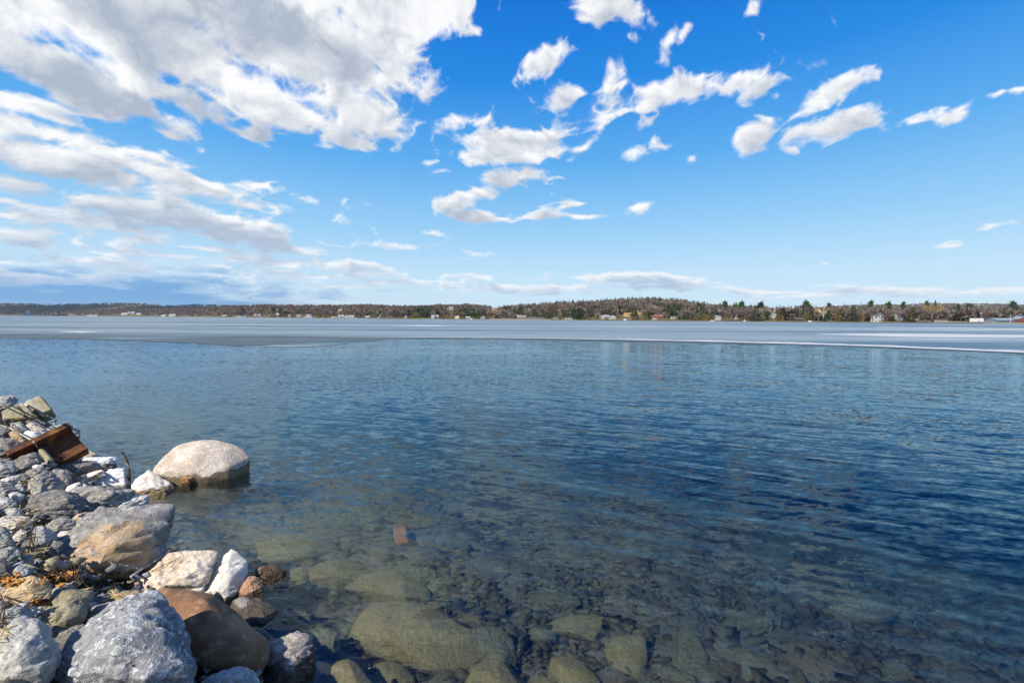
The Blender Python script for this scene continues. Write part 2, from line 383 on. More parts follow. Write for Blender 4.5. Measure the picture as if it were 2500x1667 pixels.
def build_water():
    mt, t, out = new_mat('lake_water')
    P = wpos(t)
    # wave trains: crests run obliquely to the bank, plus short cross chop
    crest = R(-24)
    q = t.map(P, rot=(0, 0, -crest))                # x' along the crests
    warp = t.v('SCALE', t.v('SUBTRACT', t.noise(q, 0.25, 2, .5, out=1), (.5, .5, .5)), None, 1.1)
    qw = t.v('ADD', q, warp)
    gust = t.ramp(t.noise(t.map(P, rot=(0, 0, R(20)), sc=(.05, .14, 1)), 1.0, 3, .5), .36, .64, .6, 1.25)
    px, py, _ = t.sep(P)
    rightw = t.ramp(t.m('ADD', px, t.m('MULTIPLY', py, -0.05)), -6, 5, .32, .78)
    far = t.ramp(py, 8, 45, 1.0, .75)
    # surface slopes: two wave trains running across their crests, and fine chop in every direction
    w1 = t.m('SUBTRACT', t.noise(t.map(qw, sc=(0.26, 3.0, 1)), 1.0, 1.0, .4), .5)
    w2 = t.m('SUBTRACT', t.noise(t.map(qw, rot=(0, 0, R(9)), sc=(0.60, 6.6, 1)), 1.0, 1.0, .45), .5)
    s_ = t.m('MULTIPLY', rightw, t.m('MULTIPLY_ADD', w1, .25, t.m('MULTIPLY', w2, .38)))
    tr_ = t.comb(t.m('MULTIPLY', s_, -math.sin(crest)), t.m('MULTIPLY', s_, math.cos(crest)), 0.0)
    c1 = t.v('SUBTRACT', t.noise(t.map(P, rot=(0, 0, R(-8)), sc=(3.0, 6.5, 1)), 1.0, 2, .55, out=1), (.5, .5, .5))
    c2 = t.v('SUBTRACT', t.noise(t.map(P, rot=(0, 0, R(15)), sc=(9, 17, 1)), 1.0, 1, .5, out=1), (.5, .5, .5))
    ch = t.v('ADD', t.v('SCALE', c1, None, .34), t.v('SCALE', c2, None, .24))
    ch = t.v('MULTIPLY', t.v('SCALE', ch, None, gust), (.8, 1.0, 0.0))
    sl_ = t.v('SCALE', t.v('ADD', tr_, ch), None, far)
    nrm = t.v('NORMALIZE', t.v('ADD', t.v('MULTIPLY', sl_, (1, 1, 0)), (0, 0, 1)))
    gl = t.n('ShaderNodeBsdfGlossy'); t.put(gl.inputs['Roughness'], 0.02); t.put(gl.inputs['Normal'], nrm); t.put(gl.inputs['Color'], (.70, .89, 1.0))
    tr = t.n('ShaderNodeBsdfTransparent'); t.put(tr.inputs[0], (.97, .99, .98))
    rf = t.n('ShaderNodeBsdfRefraction'); t.put(rf.inputs['IOR'], 1.04); t.put(rf.inputs['Roughness'], 0.0); t.put(rf.inputs['Normal'], nrm)
    fr = t.n('ShaderNodeFresnel'); t.put(fr.inputs['IOR'], t.ramp(t.n('ShaderNodeNewGeometry').outputs['Backfacing'], 0, 1, 1.36, 1 / 1.36, False)); t.put(fr.inputs['Normal'], nrm)
    thru = t.n('ShaderNodeMixShader'); t.put(thru.inputs[0], 0.22)
    t.t.links.new(tr.outputs[0], thru.inputs[1]); t.t.links.new(rf.outputs[0], thru.inputs[2])
    mx = t.n('ShaderNodeMixShader'); t.put(mx.inputs[0], fr.outputs[0])
    t.t.links.new(thru.outputs[0], mx.inputs[1]); t.t.links.new(gl.outputs[0], mx.inputs[2])
    t.t.links.new(mx.outputs[0], out.inputs[0])
    ab = t.n('ShaderNodeVolumeAbsorption'); t.put(ab.inputs[0], (.40, .56, .54)); t.put(ab.inputs[1], 0.60)
    t.t.links.new(ab.outputs[0], out.inputs[1])
    x0, x1, y0, y1, zb = -6300, 6300, -3900, 6300, -14
    V = [(x0, y0, 0), (x1, y0, 0), (x1, y1, 0), (x0, y1, 0), (x0, y0, zb), (x1, y0, zb), (x1, y1, zb), (x0, y1, zb)]
    F = [(0, 1, 2, 3), (7, 6, 5, 4), (0, 4, 5, 1), (1, 5, 6, 2), (2, 6, 7, 3), (3, 7, 4, 0)]
    tag(link('water', mesh('water', V, F), mt), 'clear rippled lake water between stony bank and ice', 'water', kind='structure')
build_water()

# ---- ice: the edges were read off the photo and laid on the water plane
def flat(name, tag_pts, z, mt, label, cat, thick=0.0):
    """polygon lying on the water; outline given as picture points, far points as plan coordinates"""
    bm = bmesh.new()
    vs = [bm.verts.new((p[0], p[1], z)) for p in tag_pts]
    f = bm.faces.new(vs)
    if f.normal.z < 0: f.normal_flip()
    if thick:
        r = bmesh.ops.extrude_face_region(bm, geom=[f])
        bmesh.ops.translate(bm, vec=(0, 0, -thick), verts=[g for g in r['geom'] if isinstance(g, bmesh.types.BMVert)])
        bmesh.ops.recalc_face_normals(bm, faces=bm.faces)
    bmesh.ops.triangulate(bm, faces=bm.faces)
    me = bpy.data.meshes.new(name); bm.to_mesh(me); bm.free()
    return tag(link(name, me, mt), label, cat, kind='structure')
def onw(pts, z=0.0, jit=0.0, sub=4):
    r = []
    for i, (x, y) in enumerate(pts):
        if i and sub > 1:
            x0, y0 = pts[i - 1]
            for k in range(1, sub):
                f = k / sub; xx = x0 + (x - x0) * f; yy = y0 + (y - y0) * f
                yy += jit * (mnoise.noise((xx * .03, yy * .1, 3)) + .6 * mnoise.noise((xx * .11, yy * .1, 8)))
                r.append(hit_z(xx, yy, z))
        r.append(hit_z(x, y, z))
    return r
def ice_mat():
    mt, t, out = new_mat('lake_ice')
    P = wpos(t)
    s1 = t.noise(t.map(P, sc=(.006, .045, 1)), 1.0, 5, .6)
    s2 = t.noise(t.map(P, rot=(0, 0, R(2)), sc=(.0016, .011, 1)), 1.0, 4, .55)
    s3 = t.noise(t.map(P, rot=(0, 0, R(-2)), sc=(.03, .30, 1)), 1.0, 4, .6)
    f = t.m('ADD', t.m('MULTIPLY', s1, .45), t.m('ADD', t.m('MULTIPLY', s2, .38), t.m('MULTIPLY', s3, .22)))
    col = t.mix(t.ramp(f, .465, .545), (.060, .105, .130), (.215, .270, .295))
    col = t.mix(t.ramp(f, .57, .63), col, (.36, .42, .45))
    pbsdf(t, out, col, t.ramp(f, .45, .58, .38, .65), t.bump(s3, .15, .05), 0.28)
    return mt
def snow_mat():
    mt, t, out = new_mat('edge_snow')
    n = t.noise(t.map(wpos(t), sc=(.12, .8, 1)), 1.0, 5, .6)
    pbsdf(t, out, t.mix(t.ramp(n, .3, .7), (.36, .38, .39), (.58, .59, .60)), .8, t.bump(n, .3, .1), .2)
    return mt
def thin_mat():
    mt, t, out = new_mat('dark_ice_and_reflection')
    n = t.noise(t.map(wpos(t), sc=(.05, .5, 1)), 1.0, 5, .6)
    pbsdf(t, out, t.mix(t.ramp(n, .35, .72), (.040, .066, .075), (.11, .14, .145)), .45, t.bump(n, .05, .05), .12)
    return mt
ICE_TOP = [(-260, 815), (0, 816), (100, 814), (200, 815), (300, 818), (420, 819), (560, 820), (700, 821), (820, 822), (1000, 823), (1220, 824.5), (1400, 827), (1550, 829.8), (1700, 833), (1850, 837), (2000, 841), (2150, 846), (2300, 852), (2500, 861), (2800, 876)]
THIN_LOW = [(-260, 825), (0, 826), (100, 828), (200, 828), (300, 832), (420, 836), (480, 839), (540, 842), (590, 844), (640, 842), (700, 838.5), (760, 836), (830, 834.2), (880, 834), (920, 832), (945, 828.6), (1000, 827.6), (1100, 827), (1220, 828), (1400, 831), (1550, 833.8), (1700, 837), (1850, 841), (2000, 844.4), (2150, 849), (2300, 855), (2500, 863.2), (2800, 878)]
m_ice, m_snow, m_thin = ice_mat(), snow_mat(), thin_mat()
top = onw(ICE_TOP, .05, .25)
def curve_y(pts, x):
    for (a, b), (c, d) in zip(pts, pts[1:]):
        if a <= x <= c: return b + (d - b) * (x - a) / (c - a)
def strip(name, x0, x1, lo_f, hi_f, z, mt, label, cat):
    V, F = [], []
    for i, x in enumerate(range(x0, x1, 10)):
        lo, hi = lo_f(x), hi_f(x)
        for k in range(5): V.append(hit_z(x, lo + (hi - lo) * k / 4, z))
        if i:
            for k in range(4):
                a_, b_ = (i - 1) * 5 + k, i * 5 + k
                F.append((a_, b_, b_ + 1, a_ + 1))
    return tag(link(name, mesh(name, V, F), mt), label, cat, kind='structure')
def wig(x, a, f, s): return a * (mnoise.noise((x * f, s, 3.3)) + .5 * mnoise.noise((x * f * 3.1, s, 8.1)))
strip('new_ice_and_reflection', -260, 2801, lambda x: curve_y(THIN_LOW, x) + wig(x, .5, .02, 1), lambda x: curve_y(ICE_TOP, x) - .6, .012, m_thin, 'dark smooth new ice and painted dark reflection between open water and ice sheet', 'ice')  # new ice; its narrow right-hand run is a reflection painted as a dark strip
flat('ice_sheet', top + [(3800, 3600, 0), (3800, 6000, 0), (-6250, 6000, 0), (-6250, 1500, 0)], .05, m_ice, 'streaked blue grey ice sheet covering the far half of the lake', 'ice', .06)
def patch(pts, z, mt, label, jit=.3): flat('snow_patch', onw(pts + [pts[0]], z, jit)[:-1], z, mt, label, 'snow')
strip('snow_rim', 700, 2801, lambda x: curve_y(ICE_TOP, x) + .1 + wig(x, .12, .05, 2), lambda x: curve_y(ICE_TOP, x) - .15 - max(0, (x - 700) / 2100) * 5.0 * (1 + wig(x, .5, .01, 5)), .056, m_snow, 'long white snow rim along the near edge of the ice sheet', 'snow')
patch([(1985, 815.5), (2080, 814), (2150, 813.5), (2260, 814.5), (2420, 816.5), (2560, 818), (2560, 822.5), (2430, 824), (2320, 823), (2200, 822), (2110, 819)], .056, m_snow, 'wide white snow streak lying on the ice before the flagpole shore')
patch([(2140, 797.6), (2300, 799.6), (2520, 803), (2520, 804.6), (2300, 801.0), (2140, 798.4)], .056, m_snow, 'thin white snow streak on the ice close to the flagpole shore')
patch([(940, 794.8), (1030, 793.6), (1110, 794.6), (1050, 796.2)], .056, m_snow, 'short white snow streak far out on the ice before the white cottages')
patch([(140, 809.5), (190, 808.0), (255, 809.0), (200, 812)], .056, m_snow, 'pale snow patch on the ice before the shaded hills')
patch([(640, 846), (655, 842.8), (700, 839.8), (820, 836), (872, 834.8), (872, 836.2), (820, 841.5), (760, 846), (700, 847.2)], .016, m_ice, 'pale wedge of ice floating at the tip of the dark new ice')
patch([(225, 826), (300, 822.4), (420, 822), (570, 822.4), (400, 826.4), (300, 828.5)], .016, m_ice, 'pale streak on the dark new ice before the shaded hills')
# ------------------------------------------------------------------ stone materials
def stone_mat(name, c1, c2, c3, speck=0.3, speck_c=(.75, .75, .73), layer=(1, 1, 3.5), rot=(0.4, 0.3, 0.2), crack=0.5, rough=0.85,
              patch=None, wet=None, bumps=1.0, scale=1.0, fleck=0.0, wetn=.16):
    """c1/c2 broad tones, c3 bedding veins; patch = (colour, local centre, radius, scale); wet = (height, colour)"""
    if not name.startswith(('algae', 'grey_green', 'rust', 'orange', 'olive', 'white', 'chalk')):
        wb = lambda c: (min(c[0] * 1.22, .84), min(c[1] * 1.10, .80), min(c[2] * .92, .72))
        c1, c2, c3, speck_c = wb(c1), wb(c2), wb(c3), wb(speck_c)
    mt, t, out = new_mat(name)
    O = ocoord(t); rnd = objinfo(t)
    O = t.v('ADD', O, t.comb(t.m('MULTIPLY', rnd, 37.0), t.m('MULTIPLY', rnd, 11.0), 0.0)) if patch is None else O
    Os = t.map(O, sc=(scale,) * 3)
    L = t.map(Os, rot=rot, sc=layer)
    n1 = t.noise(Os, 3.0, 6, 0.6, .4); n2 = t.noise(L, 9.0, 6, .62, .3); n3 = t.noise(Os, 38, 4, .7); n4 = t.noise(Os, 120, 2, .6)
    col = t.mix(t.ramp(n1, .36, .66), c1, c2)
    col = t.mix(t.m('MULTIPLY', t.ramp(n2, .52, .72), .75), col, c3)
    dk = t.ramp(t.noise(L, 14.0, 5, .6), .40, .28)
    col = t.mix(t.m('MULTIPLY', dk, crack), col, (c1[0] * .28, c1[1] * .28, c1[2] * .27))
    if patch:
        pc, ctr, rad, ps = patch
        d = t.v('DISTANCE', O, ctr)
        pm = t.ramp(t.m('MULTIPLY_ADD', t.m('SUBTRACT', t.noise(O, ps, 6, .68), .5), rad * 1.9, d), rad, rad * .72)
        col = t.mix(pm, col, t.mix(t.ramp(n3, .35, .65), pc, (pc[0] * .55, pc[1] * .48, pc[2] * .5)))
        col = t.mix(t.m('MULTIPLY', t.ramp(t.noise(O, ps * 1.6, 4, .6), .62, .7), pm), col, (.14, .14, .14))
    sp = t.m('MULTIPLY', t.ramp(t.m('MULTIPLY_ADD', n3, .58, t.m('MULTIPLY', n2, .42)), .50, .60), speck)
    col = t.mix(sp, col, speck_c)
    if fleck: col = t.mix(t.m('MULTIPLY', t.ramp(n4, .60, .70), fleck), col, (.05, .045, .04))
    col = t.mix(t.m('MULTIPLY', t.ramp(n3, .46, .30), .45), col, (c1[0] * .4, c1[1] * .4, c1[2] * .4))
    col = t.hsv(col, 0.5, t.m('MULTIPLY_ADD', rnd, .3, (.78 if name.startswith(('rust', 'orange', 'tan', 'olive')) else (.74 if name.startswith('ochre') else .60))), t.m('MULTIPLY_ADD', rnd, .30, .98))
    h = t.m('MULTIPLY_ADD', n2, .9, t.m('MULTIPLY_ADD', n3, .55, t.m('MULTIPLY_ADD', n4, .22, t.m('MULTIPLY', dk, -.35))))
    rg = rough
    zz = t.sep(wpos(t))[2]
    wn = t.m('MULTIPLY_ADD', t.m('SUBTRACT', t.noise(Os, 4, 5, .65), .5), wetn, zz)
    wl, wc = wet or (0.05, (.10, .075, .045))
    wm = t.ramp(wn, wl, wl - .03)
    wetc = t.mix(0.80 if wet else 0.55, t.mix(.45, col, (.0, .0, .0)), t.mix(t.ramp(n3, .35, .65), wc, (wc[0] * .5, wc[1] * .5, wc[2] * .5)))
    col = t.mix(wm, col, wetc)
    rg = t.ramp(wm, 0, 1, rough, .38)
    pbsdf(t, out, col, rg, t.bump(h, bumps, 0.03 / scale), 0.3)
    return mt
SM = {
 'slate':  stone_mat('grey_slate', (.20, .205, .205), (.30, .31, .31), (.42, .43, .43), .30, (.62, .63, .64)),
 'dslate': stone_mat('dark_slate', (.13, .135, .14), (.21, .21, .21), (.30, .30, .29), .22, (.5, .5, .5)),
 'blue':   stone_mat('blue_grey_stone', (.24, .27, .29), (.34, .37, .38), (.48, .50, .50), .30, (.66, .68, .70)),
 'quartz': stone_mat('white_veined_stone', (.19, .185, .175), (.30, .295, .28), (.50, .49, .47), .85, (.70, .69, .67), (1, 1, 2.6), (.7, .2, .5), .55),
 'lgrey':  stone_mat('pale_grey_stone', (.24, .255, .255), (.34, .35, .34), (.41, .41, .39), .25, (.62, .63, .63), bumps=.8),
 'white':  stone_mat('chalk_white_stone', (.60, .57, .52), (.78, .76, .72), (.85, .84, .82), .3, (.9, .9, .88), crack=.18, bumps=.7),
 'pale':   stone_mat('pale_limestone', (.50, .48, .43), (.62, .60, .55), (.70, .68, .63), .2, (.75, .74, .7), crack=.25, bumps=.8, fleck=.25),
 'cream':  stone_mat('cream_limestone', (.40, .325, .24), (.54, .50, .45), (.62, .61, .58), .3, (.74, .70, .62), crack=.35, bumps=.8),
 'tan':    stone_mat('tan_stone', (.32, .24, .14), (.44, .36, .24), (.52, .45, .33), .25, (.6, .54, .44), crack=.45),
 'olive':  stone_mat('olive_stone', (.20, .17, .09), (.30, .26, .15), (.38, .33, .20), .15, (.5, .46, .34), (1, 1, 2), crack=.35, bumps=.7),
 'brown':  stone_mat('rust_brown_stone', (.17, .080, .032), (.33, .165, .065), (.44, .26, .12), .10, (.55, .36, .2), (1, 1, 1.6), crack=.25, bumps=.4, wet=(.10, (.06, .045, .03))),
 'mauve':  stone_mat('mauve_grey_stone', (.20, .19, .19), (.30, .28, .28), (.36, .34, .34), .2, (.5, .48, .48)),
 'wetrock': stone_mat('wet_brown_stone', (.20, .17, .14), (.36, .32, .28), (.46, .43, .40), .35, (.6, .57, .54), crack=.4, rough=.55, wet=(.13, (.09, .062, .035))),
 'orange': stone_mat('orange_brown_stone', (.30, .15, .07), (.44, .24, .12), (.5, .32, .2), .25, (.6, .45, .33), wet=(.06, (.10, .06, .035))),
 'boulder': stone_mat('pink_speckled_boulder', (.36, .295, .23), (.50, .43, .36), (.62, .58, .53), .5, (.74, .71, .66), (1, 1, 1), crack=.12, bumps=.7, wet=(.15, (.26, .18, .09)), fleck=.5, wetn=.34),
 'pinkdry': stone_mat('pink_white_stone', (.58, .50, .42), (.70, .62, .54), (.74, .68, .62), .25, (.8, .76, .72), crack=.15, bumps=.7, wet=(.10, (.24, .15, .045))),
 'algae':  stone_mat('algae_covered_stone', (.19, .15, .068), (.31, .25, .115), (.42, .33, .18), .35, (.46, .38, .26), (1, 1, 1.4), crack=.35, bumps=.8, wet=(9.0, (.29, .235, .11))),
 'algaeg': stone_mat('grey_green_sunken_stone', (.13, .13, .085), (.20, .195, .13), (.27, .25, .17), .25, (.36, .33, .25), (1, 1, 1.8), crack=.4, bumps=.8, wet=(9.0, (.19, .18, .115))),
}
SM['ochre'] = None

# ------------------------------------------------------------------ stone shapes
VIEW_TILT = 0.75
def voxel(me_in, size):
    o = bpy.data.objects.new('tmp', me_in); COL.objects.link(o)
    md = o.modifiers.new('r', 'REMESH'); md.mode = 'VOXEL'; md.voxel_size = size; md.use_smooth_shade = True
    dg = bpy.context.evaluated_depsgraph_get()
    r = bpy.data.meshes.new_from_object(o.evaluated_get(dg))
    bpy.data.objects.remove(o); bpy.data.meshes.remove(me_in)
    return r
def tri_noise(V, sc, octv=4, gain=.5, seed=0.0):
    """solid-ish noise from three planar value noises (numpy)"""
    x, y, z = V[:, 0] * sc + seed, V[:, 1] * sc + seed * 1.7, V[:, 2] * sc - seed
    return (fbm2(x + .37 * z, y + .61 * z, octv, gain) + fbm2(y - .41 * x + 31, z + .53 * x + 7, octv, gain) + fbm2(z + .47 * y + 57, x - .33 * y + 91, octv, gain)) / 3 - .5
ROCKS = []
def rock(name, label, tg, pts, mat, thick=.36, lift=.22, ridge=(), sink=0.0, base=None, rough=1.0, round_=0, tilt=VIEW_TILT, cat='rock', z=None, res=34, group=None, dist=0.0):
    pts = zc(tg, pts)
    ridge = [(*zc(tg, [(r[0], r[1])])[0], r[2]) for r in ridge]
    cx = sum(p[0] for p in pts) / len(pts); cyy = sum(p[1] for p in pts) / len(pts)
    ylow = max(p[1] for p in pts); yhi = min(p[1] for p in pts)
    if z is not None: c = hit_z(cx, cyy, z)
    elif base is not None: c = hit_z(cx, base, 0.0)
    else: c = hit_ground(cx, cyy)
    wpx = max(p[0] for p in pts) - min(p[0] for p in pts)
    t = (c - CAM).length
    if base is not None:
        d_ = ray(cx, cyy).normalized(); c = CAM + d_ * t
    vd = ray(cx, cyy).normalized()
    size = math.sqrt(wpx * (ylow - yhi)) / FPX * (c - CAM).dot(Fw)
    c = c - vd * (size * lift + dist)
    nrm = (-vd + Vector((0, 0, tilt))).normalized()
    def onplane(px, py, off=0.0):
        d = ray(px, py)
        p = CAM + d * ((c - CAM).dot(nrm) / d.dot(nrm))
        return p - d.normalized() * off
    P = [onplane(*p) for p in pts]
    ctr = sum(P, Vector()) / len(P)
    rng = random.Random(hash(label) % 99991 if False else sum(ord(ch) * (i + 1) for i, ch in enumerate(label)))
    hull = list(P)
    small = size * thick
    P = [ctr + (p - ctr) * (1.05 if ridge else 1.20) for p in P]
    hull = list(P)
    if not ridge:                          # a few corner points on the near side: big flat broken faces
        nf = rng.choice((2, 3, 3, 4)); a0 = rng.uniform(0, 6.28)
        for k in range(nf):
            a_ = a0 + 6.283 * k / nf + rng.uniform(-.4, .4)
            i_ = int((a_ % 6.283) / 6.283 * len(P)) % len(P)
            f = rng.uniform(.30, .72)
            q = ctr + (P[i_] - ctr) * f
            hull.append(q - (q - CAM).normalized() * small * rng.uniform(.55, 1.05))
    for k in range(len(P)):
        if k % 2: continue
        f = rng.uniform(.5, .85)
        q = ctr + (P[k] - ctr) * f
        bulge = math.sqrt(max(0, 1 - f * f)) * max(small, size * .3)
        hull.append(q + nrm * -bulge * rng.uniform(.8, 1.2) + vd * bulge * .4)
    for (rx, ry, off) in ridge:
        hull.append(onplane(rx, ry, off * size))
    if sink:
        for (rx, ry, off) in ridge:
            if off > .2:
                q = onplane(rx, ry, off * size); hull.append(Vector((q.x, q.y, -sink)) - Vector((vd.x, vd.y, 0)) * .02)
        for p in P:
            q = ctr + (p - ctr) * .92
            hull.append(Vector((q.x, q.y, min(q.z, 0) - sink))); 
    bm = bmesh.new()
    for p in hull: bm.verts.new(p - ctr)
    bmesh.ops.convex_hull(bm, input=bm.verts)
    loose = [v for v in bm.verts if not v.link_faces]
    bmesh.ops.delete(bm, geom=loose, context='VERTS')
    me = bpy.data.meshes.new('tmp'); bm.to_mesh(me); bm.free()
    me = voxel(me, max(size / res, .006))
    n = len(me.vertices); V = np.empty(n * 3, np.float32); me.vertices.foreach_get('co', V); V = V.reshape(-1, 3).astype(float)
    N = np.empty(n * 3, np.float32); me.vertices.foreach_get('normal', N); N = N.reshape(-1, 3)
    # smooth a little, then break the surface up: broad chips, bedding ledges, grain
    E = np.empty(len(me.edges) * 2, np.int32); me.edges.foreach_get('vertices', E); E = E.reshape(-1, 2)
    for it in range(round_ if round_ else (0 if ridge else 1)):
        S = np.zeros_like(V); ct = np.zeros(n)
        np.add.at(S, E[:, 0], V[E[:, 1]]); np.add.at(S, E[:, 1], V[E[:, 0]]); np.add.at(ct, E[:, 0], 1); np.add.at(ct, E[:, 1], 1)
        V = V * .5 + .5 * S / ct[:, None]
    sd_ = rng.uniform(0, 50)
    if not round_:                         # knock flat broken faces into it
        for k in range(9 if ridge else 11):
            pn = Vector((rng.gauss(0, 1), rng.gauss(0, 1), rng.gauss(.15, .8)))
            pn = (pn.normalized() - vd * rng.uniform(.1, .9)).normalized(); pn = np.array(pn)
            dd = V @ pn; hh = dd.max() * (rng.uniform(.83, .96) if ridge else rng.uniform(.70, .93))
            V = V - np.clip(dd - hh, 0, None)[:, None] * pn * .96
        me.vertices.foreach_set('co', V.astype(np.float32).ravel()); me.update()
        me.vertices.foreach_get('normal', N.reshape(-1)); 
    b1 = tri_noise(V, 2.2 / size, 3, .5, sd_)
    chip = np.abs(tri_noise(V, 3.6 / size, 3, .5, sd_ + 9)); chip = np.minimum(chip, .06) / .06
    ax = Vector((rng.uniform(-.5, .5), rng.uniform(-.5, .5), 1)).normalized()
    lay = V @ np.array(ax) / size * 7 + b1 * 5 + sd_
    ledge = np.abs((lay % 1.0) - .5) * 2; ledge = ledge ** 3
    g = tri_noise(V, 13 / size, 4, .6, sd_ + 4)
    disp = size * (b1 * .05 + (chip - .8) * .034 - ledge * (.014 if ridge else .026) * rough + g * .055 * rough + .016)
    if round_: disp = size * (b1 * .07 + g * .022 + .012)
    V = V + N * disp[:, None]
    me.vertices.foreach_set('co', V.astype(np.float32).ravel()); me.update(); me.shade_smooth()
    if not round_: me.set_sharp_from_angle(angle=R(24))
    if cat == 'sunken rock':               # keep the same outline but under the surface
        zm = ctr.z + V[:, 2].max(); k_ = max(1.0, (CAMZ + .05) / (CAMZ - zm))
        me.vertices.foreach_set('co', (V * k_).astype(np.float32).ravel()); me.update()
        ctr = CAM + (ctr - CAM) * k_
    o = link(name, me, SM[mat] if isinstance(mat, str) else mat)
    o.location = ctr
    tag(o, label, cat, group)
    ROCKS.append(o)
    return o

# ---- the bank, from the far end to the near end
rock('rock', 'blue grey rock behind the lichened concrete block with the rope', 'A', [(-60,180),(20,155),(110,140),(215,135),(245,190),(160,250),(60,300),(-60,320)], 'blue')
rock('rock', 'flat grey rock under the lichened concrete blocks, next to the pale cream slab', 'A', [(160,470),(260,480),(370,560),(400,590),(290,620),(200,590),(150,540)], 'slate')
rock('rock', 'pale cream slab lying between the concrete blocks and the rusty beam', 'A', [(270,490),(400,485),(520,545),(640,600),(560,640),(420,600)], 'cream')
rock('rock', 'small dark wet stones in the gap below the roped concrete block', 'A', [(330,470),(450,440),(600,480),(680,540),(600,570),(450,530)], 'dslate')  # dark slate colour stands in for the shadow below the block
rock('rock', 'whitish stone just above the thin stick and the rusty beam', 'A', [(290,590),(360,585),(500,610),(540,650),(450,720),(350,660)], 'white')
rock('rock', 'large pale grey slab behind the rusty beam', 'A', [(500,690),(560,600),(640,560),(790,515),(910,510),(990,600),(998,710),(940,740),(870,700),(600,800)], 'lgrey', lift=.05)
rock('rock', 'grey rock crossed by the start of the long thin stick', 'A', [(-80,510),(0,515),(130,565),(70,660),(0,700),(-80,690)], 'slate')
rock('rock', 'ochre grey stone under the thin stick beside the beam', 'A', [(60,640),(150,590),(230,590),(300,650),(420,740),(330,780),(240,730)], 'tan')
rock('rock', 'dark split slate rock at the lower end of the rusty beam', 'A', [(-60,690),(70,680),(200,700),(245,740),(170,860),(60,910),(-60,910)], 'dslate', rough=1.6)
rock('rock', 'brownish rounded rock under the lower flange of the rusty beam', 'A', [(180,980),(270,920),(430,870),(510,900),(520,1000),(400,1060),(230,1085)], 'mauve')
rock('rock', 'pale orange stone at the waterline beside the rusty beam end', 'A', [(1060,850),(1160,845),(1280,905),(1240,930),(1100,915)], 'cream', sink=.1)
rock('rock', 'grey rock cut by the picture edge below the rusty beam', 'A', [(-60,930),(0,915),(150,970),(210,1050),(190,1130),(100,1160),(-60,1200)], 'slate')
rock('rock', 'long dark slate slab lying below the rusty beam', 'A', [(640,1090),(740,1030),(960,990),(1240,975),(1320,990),(1350,1050),(1200,1080),(900,1150),(830,1100)], 'dslate', lift=.3)
rock('rock', 'long white slab behind the dark slate slab at the waterline', 'A', [(1010,1000),(1070,920),(1200,915),(1440,920),(1505,990),(1440,1040),(1340,1070),(1150,1020)], 'white', lift=.1, sink=.06)
rock('rock', 'pale brown stone at the end of the long dark slate slab', 'A', [(640,1100),(790,1080),(860,1110),(920,1230),(880,1290),(780,1210),(680,1180)], 'mauve')
rock('rock', 'broad brown grey rock below the long thin stick end', 'A', [(300,1120),(450,1080),(560,1050),(700,1180),(800,1240),(870,1290),(760,1370),(680,1360),(610,1290),(400,1180)], 'mauve')
rock('rock', 'chalk white wedge shaped rock beside the upright twig', 'A', [(1195,1245),(1390,1075),(1500,1055),(1595,1070),(1630,1150),(1655,1360),(1450,1320),(1230,1280)], 'white', ridge=[(1560,1090,.25),(1260,1255,.12),(1600,1330,.22),(1420,1200,.2)], sink=.1, lift=.15)
rock('rock', 'pinkish stone under the grey branch beside the white wedge rock', 'A', [(1090,1180),(1130,1130),(1230,1095),(1335,1090),(1290,1160),(1130,1210)], 'pinkdry')
rock('rock', 'small white stone between the brown grey rock and the white wedge', 'A', [(820,1365),(880,1290),(1000,1245),(1035,1320),(960,1380)], 'white')
rock('rock', 'low grey rock in front of the chalk white wedge rock', 'A', [(830,1385),(1000,1345),(1220,1270),(1450,1320),(1660,1355),(1695,1410),(1560,1440),(1380,1510),(1290,1570),(1150,1530),(1040,1430)], 'slate')
rock('rock', 'small brown stone in the dark gap below the slate slab', 'A', [(1090,1190),(950,1180),(1080,1230),(1070,1260),(960,1250)], 'tan')
rock('rock', 'angular grey stone between the broad brown grey rock and the bank edge', 'B', [(330,480),(380,395),(430,390),(500,480),(545,545),(440,585),(370,565)], 'slate')
rock('rock', 'oval dark grey slate boulder behind the ochre stained rock', 'B', [(265,740),(330,660),(400,600),(560,555),(700,565),(800,590),(900,640),(945,690),(930,770),(860,810),(740,842),(450,825),(330,795)], 'dslate', lift=.3, thick=.3, rough=.7)
rock('rock', 'pale thin slab leaning behind the ochre stained rock', 'B', [(1125,770),(1180,710),(1260,650),(1400,610),(1600,592),(1700,615),(1775,655),(1640,690),(1400,740),(1250,780)], 'pale', lift=.12)
rock('rock', 'cream flat rock cut by the picture edge near the dried leaves', 'B', [(-60,840),(0,830),(350,840),(375,900),(250,930),(180,975),(130,1020),(60,960),(-60,930)], 'cream')
rock('rock', 'squarish blue grey stone with a sharp corner near the dry stems', 'B', [(325,1080),(370,1000),(440,932),(530,970),(628,1025),(612,1120),(560,1205),(430,1200),(345,1150)], 'blue', rough=.6)
rock('rock', 'small wedge of grey slate between oval boulder and ochre stained rock', 'B', [(510,930),(580,870),(700,855),(800,875),(865,930),(830,995),(700,1005),(600,990)], 'slate')
rock('rock', 'grey stone cut by the picture edge above the striped slate', 'B', [(-60,1000),(20,985),(100,1040),(170,1150),(110,1200),(-60,1210)], 'slate')
rock('rock', 'striped grey slate lump leaning over a dark gap', 'B', [(-60,1230),(0,1215),(120,1180),(200,1185),(222,1260),(170,1385),(60,1320),(-60,1320)], 'slate', rough=1.4)
rock('rock', 'small pointed blue grey stone above the tan cobble', 'B', [(120,1525),(160,1450),(220,1370),(280,1358),(370,1430),(330,1510),(200,1560)], 'blue')
